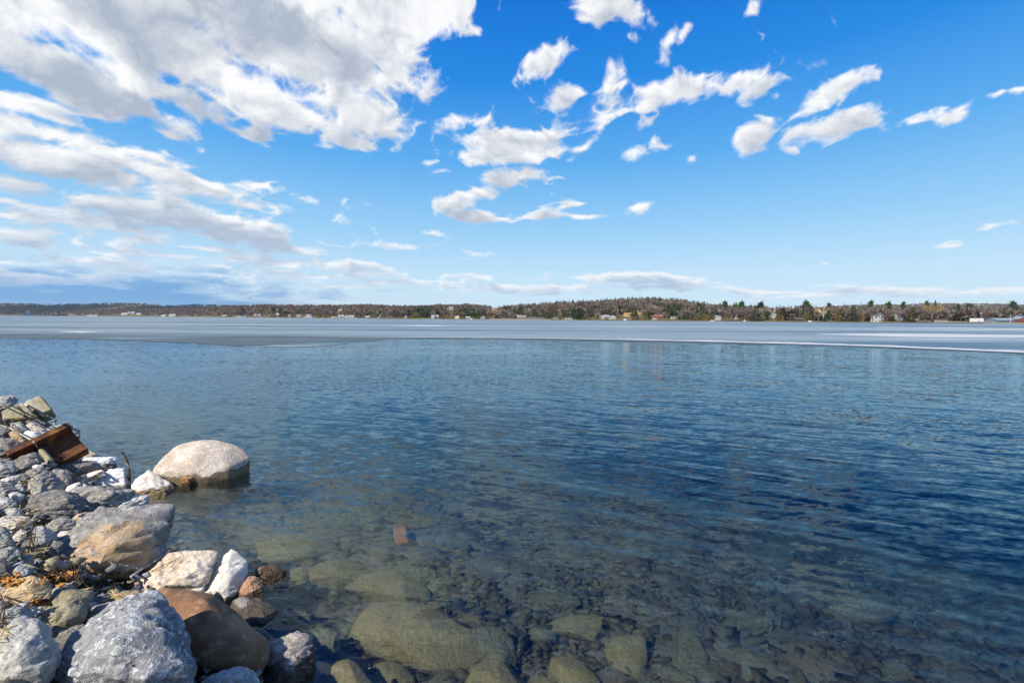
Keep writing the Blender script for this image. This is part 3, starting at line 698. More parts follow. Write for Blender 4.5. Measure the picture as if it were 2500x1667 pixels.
rock('rock', 'small whitish stone wedged beside the squarish blue grey stone', 'B', [(640,1020),(720,1000),(810,1010),(750,1110),(650,1090)], 'pale')
rock('rock', 'small pale grey cobble near the picture edge behind the dark oval boulder', 'B', [(-40,650),(90,620),(180,650),(192,710),(100,745),(-40,730)], 'blue')
rock('rock', 'cream pebble heap beside the oval dark boulder', 'B', [(100,585),(190,558),(285,600),(225,645),(130,635)], 'pale')
rock('rock', 'long grey stone by the picture edge above the cream pebble', 'B', [(-60,430),(20,435),(130,470),(235,560),(110,580),(-60,560)], 'slate')
rock('rock', 'tan stone touching the upper tip of the oval dark boulder', 'B', [(265,625),(330,588),(440,600),(400,650),(305,685)], 'tan')
rock('rock', 'small cream stone among dry stems near the squarish stone', 'B', [(145,1055),(240,978),(295,1000),(255,1105),(185,1115)], 'cream')
rock('rock', 'orange tinted pale stone with crevices near the bank edge', 'B', [(30,420),(110,385),(220,375),(240,400),(150,460),(70,470)], 'cream')
rock('rock', 'tan stone at the corner of the ochre stained rock', 'B', [(800,880),(880,810),(1030,770),(960,850),(880,930)], 'tan')
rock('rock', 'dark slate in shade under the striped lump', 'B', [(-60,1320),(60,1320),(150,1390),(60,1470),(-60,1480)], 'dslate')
rock('rock', 'grey stone under the cream flat rock at the picture edge', 'B', [(-60,930),(60,950),(140,1040),(90,1060),(-60,1010)], 'slate')
# the big slab with the ochre stain
def ochre_mat():
    return stone_mat('ochre_stained_slate', (.205, .21, .215), (.30, .31, .315), (.40, .41, .42), .35, (.66, .67, .68), (1, 1, 2.4), (.9, -.3, .2), .45,
                     patch=((.60, .36, .11), OCH, .36, 5.0))
OCH = (0.10, -0.20, -0.02)
o = rock('rock', 'big grey slab with a large ochre stain on its face', 'B', [(375,1390),(400,1330),(440,1280),(600,1190),(720,1110),(830,985),(900,915),(1000,830),(1180,730),(1500,690),(1700,660),(1830,645),(1930,680),(1965,770),(1980,850),(1920,1010),(1860,1210),(1700,1345),(1500,1480),(1200,1545),(980,1575),(800,1510),(600,1440)],
     'slate', ridge=[(880,940,.02),(1340,930,.10),(1650,880,.10),(1830,745,.02),(1750,1100,.22),(1640,1330,.20),(1100,1480,.24),(820,1250,.12),(1300,1150,.30),(1600,1000,.22)], lift=.30, rough=.9, res=46)
_v = np.empty(len(o.data.vertices) * 3, np.float32); o.data.vertices.foreach_get('co', _v); _v = _v.reshape(-1, 3)
_px = zc('B', [(1330, 1190)])[0]; _d = ray(*_px).normalized()
_rel = (np.array(o.location) + _v - np.array(CAM)); _tt = _rel @ np.array(_d); _off = np.linalg.norm(_rel - _tt[:, None] * np.array(_d), axis=1)
_k = np.where(_off < .05)[0]; _k = _k[np.argmin(_tt[_k])]
OCH = tuple(float(v) for v in _v[_k])
o.data.materials.clear(); o.data.materials.append(ochre_mat())
# in the water
rock('boulder', 'large rounded whitish boulder standing in the water with a wet brown foot', 'D', [(545,650),(555,610),(620,500),(680,420),(760,330),(860,255),(960,200),(1070,165),(1180,145),(1320,125),(1450,118),(1600,130),(1750,175),(1900,215),(2020,300),(2110,400),(2070,500),(1980,640),(1900,740),(1820,785),(1300,795),(830,815),(680,750)],
     'boulder', thick=.46, lift=.04, sink=.35, round_=2, tilt=.25, base=1168, cat='boulder', res=46, ridge=[(1790,560,.20),(1780,740,.14),(1640,230,.02),(1100,720,.18),(850,620,.14),(1250,430,.22),(1650,400,.18),(1450,720,.20),(1980,500,.02)])
rock('rock', 'small pinkish triangular rock in the water beside the whitish boulder', 'D', [(125,870),(200,780),(300,700),(440,606),(520,640),(640,720),(770,790),(850,890),(825,980),(650,995),(300,970),(170,940)], 'pinkdry', ridge=[(540,890,.30),(440,640,.05),(700,960,.28),(250,900,.25)], sink=.15, lift=.02, base=1200)
rock('rock', 'stubby wet rust stained stone leaning on the foot of the whitish boulder', 'D', [(1000,805),(1015,710),(1080,650),(1150,630),(1220,640),(1262,690),(1180,750),(1080,800)], 'orange', sink=.12, lift=.1, base=1176, dist=.12)
# the near end of the bank
rock('rock', 'tan rounded cobble beside the orange dead leaves', 'C', [(-60,540),(0,510),(140,420),(250,375),(370,348),(500,375),(548,430),(535,560),(490,645),(380,655),(200,675),(60,620),(-60,600)], 'tan', rough=.5, lift=.3)
rock('rock', 'blue grey stone wedged behind the olive rock', 'C', [(605,510),(660,465),(720,440),(830,436),(872,470),(790,540),(680,590),(600,600)], 'blue')
rock('rock', 'olive green angular rock with its underside in shade', 'C', [(425,855),(480,780),(560,690),(680,555),(770,488),(960,472),(1032,530),(1005,640),(965,800),(905,900),(780,990),(640,1045),(570,1000),(520,910)], 'olive', ridge=[(520,880,.26),(620,845,.32),(820,835,.30),(905,855,.22),(990,560,.06),(760,650,.24)], lift=.3, rough=.6)
rock('rock', 'thin jagged slate plate at the picture edge beside the tan cobble', 'C', [(-60,790),(40,770),(130,710),(240,660),(335,645),(400,735),(385,830),(290,850),(180,870),(80,910),(-60,960)], 'blue', rough=1.5)
rock('rock', 'smooth pale grey boulder at the picture corner', 'C', [(-80,1080),(0,1020),(70,925),(160,850),(290,815),(420,845),(520,915),(570,1050),(685,1235),(640,1375),(560,1525),(520,1620),(-80,1700)], 'lgrey', ridge=[(180,900,.10),(450,950,.22),(600,1250,.25),(250,1200,.40),(100,1400,.40),(420,1450,.35)], lift=.35, rough=.6, res=46, cat='boulder')
rock('rock', 'large white speckled grey boulder at the picture foot', 'C', [(640,1580),(690,1300),(760,1190),(880,1000),(1040,870),(1280,690),(1400,625),(1530,566),(1640,598),(1790,572),(1880,635),(1960,680),(2055,780),(2132,960),(2142,1150),(2192,1400),(2205,1580),(2160,1760),(1400,1800),(640,1780)], 'quartz',
     ridge=[(1640,640,.12),(2000,830,.15),(2080,1150,.28),(2050,1450,.34),(1000,980,.18),(780,1300,.22),(1400,1100,.46),(1500,1450,.52),(900,1560,.38),(1750,850,.28)], lift=.42, rough=.35, res=64, cat='boulder')
rock('rock', 'broad brown rust coloured boulder beside the white speckled boulder', 'E', [(-170,700),(-60,600),(0,545),(150,510),(300,518),(520,558),(650,590),(760,685),(860,800),(1000,890),(1130,980),(1240,1060),(1255,1150),(1245,1285),(1180,1410),(1000,1490),(700,1530),(500,1530),(200,1420),(0,1200)], 'brown',
     ridge=[(300,640,.22),(560,640,.26),(620,800,.34),(760,900,.30),(640,1100,.34),(900,1060,.30),(1180,1100,.16),(600,1380,.28),(1000,1350,.28),(250,900,.24)], lift=.22, round_=3, res=50, cat='boulder')
rock('rock', 'long cream limestone block with a chipped white end', 'E', [(-275,520),(-180,440),(-60,340),(110,195),(160,112),(330,92),(560,95),(640,88),(702,115),(700,250),(670,400),(600,470),(520,515),(400,500),(200,500),(0,540),(-150,580)], 'cream', ridge=[(130,210,.10),(500,200,.18),(480,300,.24),(430,430,.22),(0,320,.16),(-120,500,.22),(200,420,.26),(660,380,.10)], lift=.15, rough=.6, res=48)
rock('rock', 'pale leaf shaped limestone standing on end beside the cream block', 'E', [(500,585),(600,500),(655,450),(712,330),(705,235),(770,140),(872,26),(950,98),(1022,190),(1034,290),(970,455),(920,570),(862,665),(780,625),(650,590)], 'pale', ridge=[(860,90,.06),(820,250,.22),(800,400,.26),(700,540,.22),(960,270,.12)], lift=.3, rough=.4, dist=.16)
rock('rock', 'small orange brown stone at the waterline beside the pale leaf shaped stone', 'E', [(950,575),(980,500),(1020,428),(1060,378),(1140,372),(1222,430),(1235,480),(1190,550),(1125,605),(1000,590)], 'orange', lift=.15, sink=.1, z=.03)
rock('rock', 'pale rock with a black wet lower face beside the brown boulder', 'E', [(835,745),(880,650),(960,578),(1090,598),(1180,608),(1265,658),(1350,720),(1375,800),(1320,875),(1220,955),(1100,930),(950,840)], 'wetrock', ridge=[(1000,740,.20),(1200,720,.20),(1330,760,.08),(1200,900,.26),(1050,880,.26)], lift=.25, sink=.1)
rock('rock', 'flat brown wet rock barely out of the water', 'E', [(1085,325),(1130,262),(1250,243),(1380,258),(1485,300),(1425,355),(1330,372),(1180,350)], 'brown', thick=.25, lift=.05, sink=.15, base=1408)
rock('rock', 'craggy wet grey and brown rock at the picture foot in the shallows', 'E', [(1200,1400),(1235,1270),(1262,1140),(1400,1085),(1560,1005),(1645,968),(1760,970),(1800,1005),(1745,1120),(1730,1290),(1772,1360),(1705,1445),(1645,1575),(1560,1700),(1200,1700)], 'wetrock', lift=.22, sink=.2, rough=1.8, ridge=[(1640,1040,.12),(1620,1260,.30),(1450,1300,.20),(1350,1180,.14),(1500,1480,.34),(1330,1500,.20)])
rock('rock', 'blue grey stone at the picture foot between the two boulders', 'E', [(530,1580),(600,1520),(700,1448),(800,1415),(900,1393),(1012,1430),(1130,1448),(1180,1560),(1160,1720),(530,1720)], 'blue', lift=.3)
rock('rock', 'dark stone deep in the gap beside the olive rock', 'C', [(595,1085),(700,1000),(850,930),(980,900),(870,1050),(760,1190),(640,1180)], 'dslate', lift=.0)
rock('rock', 'mauve grey stone between olive rock and white speckled boulder', 'C', [(1020,850),(1040,760),(1070,690),(1240,650),(1295,700),(1200,790),(1090,845)], 'mauve', lift=.0)
rock('rock', 'small rust stone peeping between brown boulder and cream block', 'C', [(1270,660),(1330,560),(1480,530),(1720,520),(1690,570),(1500,590),(1300,700)], 'tan', lift=.1)
rock('rock', 'narrow grey ledge stone behind the brown boulder', 'E', [(400,500),(560,480),(560,540),(440,560)], 'pale', lift=.0)
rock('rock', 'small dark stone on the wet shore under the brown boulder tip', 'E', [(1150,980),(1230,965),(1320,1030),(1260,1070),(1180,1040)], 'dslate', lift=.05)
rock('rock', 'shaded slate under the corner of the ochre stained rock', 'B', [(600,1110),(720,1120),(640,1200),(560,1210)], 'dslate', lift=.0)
# smaller stones filling the rows along the bank
for k, (lb, tg, pts, mt_) in enumerate([
 ('small grey chip between the cream slab and the whitish stone', 'A', [(400,600),(470,590),(480,620),(420,630)], 'slate'),
 ('flat pale stone above the broad brown grey rock', 'A', [(400,1040),(480,1010),(560,1040),(480,1080)], 'white'),
 ('grey pebble under the timber piece beside the thin stick', 'A', [(530,990),(640,980),(740,1010),(660,1050),(560,1040)], 'blue'),
 ('narrow dark slate sliver near the bank middle', 'A', [(170,1150),(300,1130),(420,1180),(340,1230),(220,1200)], 'dslate'),
 ('light chipped stone beside the dark slate sliver', 'A', [(0,1200),(130,1170),(260,1170),(170,1240),(40,1250)], 'pale'),
 ('grey sliver beside the angular grey stone', 'A', [(180,1270),(260,1240),(330,1340),(300,1380)], 'blue'),
 ('pale stone below the long grey stone at the picture edge', 'A', [(100,1400),(170,1360),(250,1390),(180,1440)], 'pale'),
 ('grey cobble beside the pale stone at the picture edge', 'A', [(0,1380),(60,1350),(110,1400),(60,1450),(0,1460)], 'slate'),
 ('blue grey lump above the squarish stone', 'B', [(130,860),(60,760),(180,740),(260,800),(240,840)], 'slate'),
 ('pale chip on the dried leaves near the squarish stone', 'B', [(170,760),(240,750),(250,790),(190,800)], 'pale'),
 ('dark wedge between the oval boulder and the low grey rock', 'B', [(950,700),(1100,760),(1000,790),(940,760)], 'dslate'),
 ('small stone at the foot of the chalk white wedge', 'B', [(860,420),(930,400),(945,430),(880,450)], 'olive'),
 ('grey crumb beside the small white stone', 'B', [(930,460),(1030,440),(1040,480),(950,510)], 'blue'),
 ('dark flat stone at the picture edge beside the tan cobble', 'C', [(-40,640),(40,620),(110,690),(30,760),(-40,760)], 'dslate'),
 ('blue grey stone in the gap under the jagged slate plate', 'C', [(380,720),(480,700),(500,780),(420,830)], 'blue'),
 ('mauve slab under the dry grass beside the cream block', 'C', [(1040,590),(1180,560),(1260,600),(1120,660)], 'mauve')]):
    rock('small_rock', lb, tg, pts, mt_, lift=.12, res=20)
# sunken stones
SUNK = [
 ('large sunken brown boulder, the biggest stone under the water', 'F', [(330,1090),(390,940),(480,790),(600,705),(730,690),(860,698),(1080,730),(1300,850),(1500,970),(1650,1090),(1705,1220),(1680,1370),(1450,1445),(1200,1462),(1000,1420),(850,1360),(640,1250),(480,1190),(380,1150)], 'algae'),
 ('sunken pointed olive stone beyond the biggest sunken boulder', 'F', [(270,482),(420,378),(580,318),(760,308),(900,378),(1010,440),(1112,540),(1090,605),(940,645),(860,682),(700,650),(560,610),(450,540)], 'algae'),
 ('sunken dim flat stone touching the pointed olive stone', 'F', [(785,300),(880,200),(1050,178),(1200,300),(1192,380),(1100,490),(1000,440),(880,355)], 'algaeg'),
 ('small sunken round stone beside the pointed olive stone', 'F', [(1108,500),(1180,420),(1280,382),(1372,440),(1362,530),(1250,572),(1150,552)], 'algaeg'),
 ('sunken dim boulder at the shoulder of the biggest sunken boulder', 'F', [(1610,975),(1800,945),(1980,978),(2062,1080),(2115,1300),(2060,1450),(1900,1400),(1700,1300),(1690,1180)], 'algaeg'),
 ('sunken olive stone at the picture foot below the dim boulder', 'F', [(1590,1590),(1680,1400),(1800,1328),(1920,1315),(2012,1400),(2115,1568),(2110,1720),(1600,1720)], 'algae'),
 ('sunken striped olive stone at the picture foot below the biggest boulder', 'F', [(455,1530),(560,1368),(700,1335),(830,1385),(952,1520),(930,1640),(460,1690)], 'algae'),
 ('sunken half shaded stone at the picture foot beside the striped stone', 'F', [(10,1420),(130,1348),(240,1325),(325,1368),(400,1480),(490,1590),(400,1680),(0,1680)], 'algae'),
 ('sunken pinkish flat rock beside the craggy wet rock', 'F', [(-220,1120),(-150,1000),(0,968),(60,988),(150,1040),(140,1130),(90,1280),(0,1365),(-150,1390)], 'algaeg'),
 ('sunken tan angular slab near the picture foot centre', 'G', [(380,845),(470,795),(620,748),(700,768),(912,762),(885,880),(812,982),(700,942),(540,912),(400,892)], 'algae'),
 ('sunken blocky olive stone at the picture foot', 'G', [(995,1100),(1060,1005),(1130,972),(1352,982),(1372,1100),(1384,1180),(1352,1395),(1200,1405),(1080,1335),(1055,1240)], 'algae'),
 ('sunken grey trapezoid slab beside the blocky olive stone', 'G', [(1605,1255),(1650,1110),(1720,958),(1820,885),(1962,950),(2014,1080),(2012,1335),(1900,1355),(1750,1315)], 'algaeg'),
 ('sunken oval stone at the picture foot below the tan slab', 'G', [(445,1200),(560,1182),(700,1228),(820,1330),(895,1445),(800,1570),(400,1540),(420,1300)], 'algae'),
 ('sunken flat dim slab next to the tan angular slab', 'G', [(155,902),(230,858),(330,878),(515,940),(480,985),(330,1005),(195,975)], 'algaeg'),
 ('sunken rounded stone at the picture foot beside the oval stone', 'G', [(165,1460),(220,1398),(330,1385),(430,1430),(430,1540),(170,1540)], 'algae'),
 ('sunken pale green stone beyond the flat wet rock', 'E', [(1220,60),(1400,-30),(1620,10),(1660,100),(1500,185),(1300,155)], 'algae'),
 ('sunken lit stone beside the flat wet rock', 'E', [(1540,300),(1640,270),(1720,300),(1750,480),(1680,580),(1560,560)], 'algae'),
 ('sunken olive stone beyond the shaded shallows', 'E', [(1760,540),(1900,460),(2050,480),(2060,560),(1900,610)], 'algae'),
 ('sunken slab beyond the craggy wet rock', 'E', [(1330,780),(1420,740),(1700,770),(1830,830),(1720,890),(1450,880)], 'algaeg'),
 ('sunken greenish slab off the tip of the ochre stained rock', 'W', [(600,1250),(660,1225),(740,1235),(770,1262),(700,1295),(610,1290)], 'algae'),
 ('sunken pale slab halfway to the rusty plate', 'W', [(690,1320),(760,1290),(830,1300),(850,1330),(770,1350),(700,1345)], 'algae'),
 ('sunken wide slab beyond the rusty plate', 'W', [(640,1195),(760,1175),(860,1180),(880,1205),(780,1220),(660,1215)], 'algaeg'),
 ('sunken little block beside the rusty plate', 'W', [(838,1205),(870,1198),(880,1212),(862,1222),(842,1218)], 'algaeg'),
 ('sunken flat stone under the whitish boulder reflection', 'W', [(420,1135),(500,1115),(560,1120),(540,1150),(450,1160)], 'algae'),
 ('sunken slab between the pointed stone and the tan slab', 'W', [(1215,1370),(1280,1360),(1330,1380),(1300,1405),(1235,1400)], 'algaeg'),
 ('sunken stone at the deep side of the trapezoid slab', 'W', [(1660,1420),(1720,1400),(1780,1420),(1760,1455),(1690,1450)], 'algaeg'),
 ('sunken narrow slab beneath the trapezoid slab', 'W', [(1490,1525),(1530,1530),(1620,1560),(1600,1580),(1520,1555)], 'algaeg'),
 ('sunken dim ledge far out to the side of the trapezoid slab', 'W', [(1850,1390),(1960,1370),(2060,1400),(2010,1430),(1900,1425)], 'algaeg'),
 ('sunken long slab in the deeper water near the picture side', 'W', [(2050,1330),(2180,1310),(2270,1345),(2200,1370),(2090,1360)], 'algaeg'),
 ('sunken round dark stone near the picture corner', 'W', [(2020,1530),(2060,1510),(2100,1535),(2085,1570),(2030,1568)], 'algaeg')]
for lb, tg, pts, mt_ in SUNK:
    P_ = zc(tg, pts); cx_ = sum(p[0] for p in P_) / len(P_); cy_ = sum(p[1] for p in P_) / len(P_)
    rock('sunken_rock', lb, tg, pts, mt_, thick=.34, lift=.10, rough=.6, tilt=1.2, round_=1 if mt_ == 'algae' else 0, cat='sunken rock', res=28)

# loose rubble filling the gaps of the bank: nobody could count it
def rubble(name, label, n, region, smin, smax, mats, flat_=.6, zoff=0.0, seed=5, cat='rubble'):
    rg = np.random.default_rng(seed); protos = []
    for k in range(10):
        bm = bmesh.new()
        for i in range(9):
            v = rg.normal(size=3); v /= np.linalg.norm(v); v *= rg.uniform(.75, 1.0)
            bm.verts.new((v[0], v[1] * rg.uniform(.4, .85), v[2] * flat_))
        bmesh.ops.convex_hull(bm, input=bm.verts)
        bmesh.ops.delete(bm, geom=[v for v in bm.verts if not v.link_faces], context='VERTS')
        bmesh.ops.triangulate(bm, faces=bm.faces)
        bm.verts.index_update()
        protos.append((np.array([v.co for v in bm.verts]), np.array([[v.index for v in f.verts] for f in bm.faces]))); bm.free()
    Vs, Fs, Ms, off = [], [], [], 0
    pts = region(rg, n)
    for (x, y, z) in pts:
        pv, pf = protos[rg.integers(10)]
        sz = smin * (smax / smin) ** (rg.random() ** 1.6)
        a, b, c = rg.uniform(0, 6.28), rg.normal(0, .45), rg.normal(0, .45)
        Rm = np.array(Matrix.Rotation(a, 3, 'Z') @ Matrix.Rotation(b, 3, 'X') @ Matrix.Rotation(c, 3, 'Y'))
        Vs.append(pv @ Rm.T * sz + np.array([x, y, z + zoff + sz * .15])); Fs.append(pf + off); off += len(pv)
        Ms.append(np.full(len(pf), rg.integers(len(mats))))
    o = link(name, np_mesh(name, np.concatenate(Vs), np.concatenate(Fs), mats, np.concatenate(Ms)))
    return tag(o, label, cat, kind='stuff')
def reg_bank(rg, n):
    out = []
    while len(out) < n:
        px, py = rg.uniform(-40, 640), rg.uniform(975, 1690)
        p = hit_ground(px, py); s_ = float(shore_s(p.x, p.y))
        if s_ > .12 or s_ < -2.6: continue
        out.append((p.x, p.y, ground_z(p.x, p.y) + rg.uniform(-.10, .02)))
    return out
def plain_stone(name, c1, c2):
    mt, t, out = new_mat(name); P = wpos(t)
    n = t.noise(P, 14, 5, .65); g = t.noise(P, 70, 3, .7); big = t.noise(P, 3.1, 2, .5)
    col = t.mix(t.ramp(t.m('MULTIPLY_ADD', big, .6, t.m('MULTIPLY', n, .4)), .38, .62), c1, c2)
    col = t.mix(t.m('MULTIPLY', t.ramp(g, .5, .7), .35), col, (c2[0] * 1.5, c2[1] * 1.5, c2[2] * 1.5))
    wm = t.ramp(t.sep(P)[2], .06, .0)
    col = t.mix(t.m('MULTIPLY', wm, .6), col, (.05, .04, .025))
    pbsdf(t, out, col, t.ramp(wm, 0, 1, .85, .4), t.bump(t.m('MULTIPLY_ADD', g, .4, n), .8, .02), .25)
    return mt
rubble('rubble', 'small broken stones filling the gaps between the bank rocks', 1500, reg_bank, .025, .125,
       [plain_stone('rubble_grey', (.17, .165, .155), (.33, .32, .30)), plain_stone('rubble_pale', (.24, .225, .20), (.40, .375, .33)), plain_stone('rubble_blue', (.20, .215, .22), (.36, .37, .37)),
        plain_stone('rubble_tan', (.23, .18, .11), (.40, .33, .22)), plain_stone('rubble_dark', (.09, .088, .085), (.19, .185, .18))])
def reg_bed(rg, n):
    out = []
    while len(out) < n:
        px, py = rg.uniform(380, 2600), rg.uniform(1120, 1700) if rg.random() < .7 else rg.uniform(1380, 1700)
        p = hit_ground(px, py); s_ = float(shore_s(p.x, p.y))
        if s_ < .35 or s_ > 9: continue
        out.append((p.x, p.y, ground_z(p.x, p.y)))
    return out
rubble('lakebed_slates', 'flat dark slate pieces and stones covering the lake bed', 3800, reg_bed, .035, .20,
       [plain_stone('bed_olive', (.10, .085, .042), (.18, .15, .075)), plain_stone('bed_grey', (.09, .078, .048), (.17, .145, .09)), plain_stone('bed_dark', (.045, .048, .042), (.10, .10, .08)), plain_stone('bed_brown', (.13, .10, .055), (.23, .175, .10))],
       flat_=.30, zoff=.0, seed=8, cat='lake bed stones')
rubble('pebbles', 'tiny ochre pebbles and shells scattered over the lake bed', 420, lambda rg, n: [(x, y, z + .05) for x, y, z in reg_bed(rg, n)], .006, .022,
       [plain_stone('pebble_ochre', (.62, .44, .16), (.75, .60, .28)), plain_stone('pebble_pale', (.62, .58, .46), (.8, .76, .66))], flat_=.7, zoff=.02, seed=9, cat='pebbles')
# ------------------------------------------------------------------ debris on the bank
bpy.context.view_layer.update()
_dg = bpy.context.evaluated_depsgraph_get()
SKIP = {'water', 'sky', 'ice_sheet'}
def surf(px, py, off=.012):
    """point on whatever stands at this picture point (water looked through), a little proud of it"""
    d = ray(px, py).normalized(); o = CAM.copy()
    for k in range(6):
        ok, loc, nr, i, ob, mtx = SC.ray_cast(_dg, o, d)
        if not ok: return CAM + d * 10
        if ob.name.split('.')[0] in SKIP: o = loc + d * .002; continue
        return loc - d * off
    return loc - d * off
def tube(name, pts, r0, r1, mt, parent=None, seg=6, sub=4, wob=0.0):
    P = []
    n = len(pts)
    for i in range(n - 1):
        p0, p1, p2, p3 = pts[max(i - 1, 0)], pts[i], pts[i + 1], pts[min(i + 2, n - 1)]
        for k in range(sub):
            t = k / sub
            P.append(.5 * ((2 * p1) + (p2 - p0) * t + (2 * p0 - 5 * p1 + 4 * p2 - p3) * t * t + (3 * p1 - p0 - 3 * p2 + p3) * t ** 3))
    P.append(pts[-1].copy())
    V, F = [], []
    m_ = len(P)
    for i, p in enumerate(P):
        d = (P[min(i + 1, m_ - 1)] - P[max(i - 1, 0)]).normalized()
        a = d.orthogonal().normalized(); b = d.cross(a)
        r = (r0 + (r1 - r0) * i / (m_ - 1)) * (1 + wob * mnoise.noise(p * 30))
        for k in range(seg):
            an = 2 * math.pi * k / seg
            V.append(p + a * (r * math.cos(an)) + b * (r * math.sin(an)))
        if i:
            for k in range(seg):
                F.append(((i - 1) * seg + k, (i - 1) * seg + (k + 1) % seg, i * seg + (k + 1) % seg, i * seg + k))
    F.append(tuple(range(seg - 1, -1, -1))); F.append(tuple((m_ - 1) * seg + k for k in range(seg)))
    return link(name, mesh(name, V, F, True), mt, parent)
def simple(name, c1, c2, sc=20, rough=.85, bump=.5, bd=.01, c3=None):
    mt, t, out = new_mat(name); O = wpos(t)
    n = t.noise(O, sc, 5, .65); g = t.noise(O, sc * 6, 3, .7)
    col = t.mix(t.ramp(n, .35, .65), c1, c2)
    col = t.mix(t.m('MULTIPLY', t.ramp(g, .35, .65), .4), col, (c1[0] * .5, c1[1] * .5, c1[2] * .5))
    if c3: col = t.mix(t.ramp(t.noise(O, sc * .5, 4, .6), .55, .66), col, c3)
    pbsdf(t, out, col, rough, t.bump(t.m('MULTIPLY_ADD', g, .5, n), bump, bd), .25)
    return mt
m_rust = simple('rusty_steel', (.10, .038, .020), (.20, .075, .030), 9, .75, .5, .008, (.30, .13, .035))
m_conc = simple('lichened_concrete', (.34, .28, .15), (.52, .47, .36), 10, .95, .8, .012, (.42, .29, .09))
m_rope = simple('white_rope', (.62, .58, .52), (.78, .75, .70), 60, .9, .6, .004)
m_wood = simple('weathered_wood', (.27, .22, .13), (.38, .33, .22), 30, .85, .5, .004)
m_twig = simple('grey_twig', (.16, .125, .10), (.30, .25, .20), 40, .85, .5, .004)
m_pale = simple('pale_driftwood', (.42, .38, .32), (.60, .56, .50), 40, .85, .4, .004)
m_straw = simple('dry_straw', (.48, .36, .17), (.62, .50, .27), 40, .85, .3, .003)
m_weed = simple('dark_weed_stem', (.10, .06, .045), (.18, .12, .08), 40, .85, .3, .003)
m_leaf = simple('dead_leaves', (.34, .13, .025), (.48, .25, .07), 25, .8, .4, .004)
m_bark = simple('mottled_bark', (.09, .055, .04), (.13, .08, .06), 40, .8, .5, .004, (.52, .46, .38))

# lichen-covered concrete blocks (squared, chipped)
def block(name, label, tg, quad, t_near, depth, mt, dist):
    q = zc(tg, quad)
    cx = sum(p[0] for p in q) / 4; cyy = sum(p[1] for p in q) / 4
    vd = ray(cx, cyy).normalized(); c = CAM + vd * dist
    nrm = (-vd + Vector((0, 0, .55)) + Vector((-.25, 0, 0))).normalized()
    def pl(px, py):
        d = ray(px, py); return CAM + d * ((c - CAM).dot(nrm) / d.dot(nrm))
    P = [pl(*p) for p in q]
    ctr = sum(P, Vector()) / 4
    bm = bmesh.new()
    top = [bm.verts.new(p - ctr) for p in P]; bot = [bm.verts.new(p - ctr - nrm * depth) for p in P]
    bm.faces.new(top); bm.faces.new(bot[::-1])
    for k in range(4): bm.faces.new((top[k], bot[k], bot[(k + 1) % 4], top[(k + 1) % 4]))
    bmesh.ops.recalc_face_normals(bm, faces=bm.faces)
    bmesh.ops.bevel(bm, geom=list(bm.edges), offset=.025, segments=2, affect='EDGES')
    me = bpy.data.meshes.new('tmp'); bm.to_mesh(me); bm.free()
    me = voxel(me, .016); n = len(me.vertices)
    V = np.empty(n * 3, np.float32); me.vertices.foreach_get('co', V); V = V.reshape(-1, 3).astype(float)
    N = np.empty(n * 3, np.float32); me.vertices.foreach_get('normal', N); N = N.reshape(-1, 3)
    d = tri_noise(V, 4, 3, .5, 3) * .05 + tri_noise(V, 30, 3, .6, 7) * .022
    V += N * d[:, None]
    me.vertices.foreach_set('co', V.astype(np.float32).ravel()); me.update(); me.shade_smooth()
    o = link(name, me, mt); o.location = ctr
    return tag(o, label, 'concrete block')
_d0 = (hit_ground(75, 1020) - CAM).length
block('concrete_block', 'mossy yellow concrete block with the white rope knotted over it', 'A', [(5, 325), (300, 200), (480, 400), (30, 455)], 0, .38, m_conc, _d0 - .6)
block('concrete_block', 'upper lichened concrete block with a broken corner over the water', 'A', [(300, 195), (520, 118), (680, 305), (500, 390)], 0, .40, m_conc, _d0 - .35)

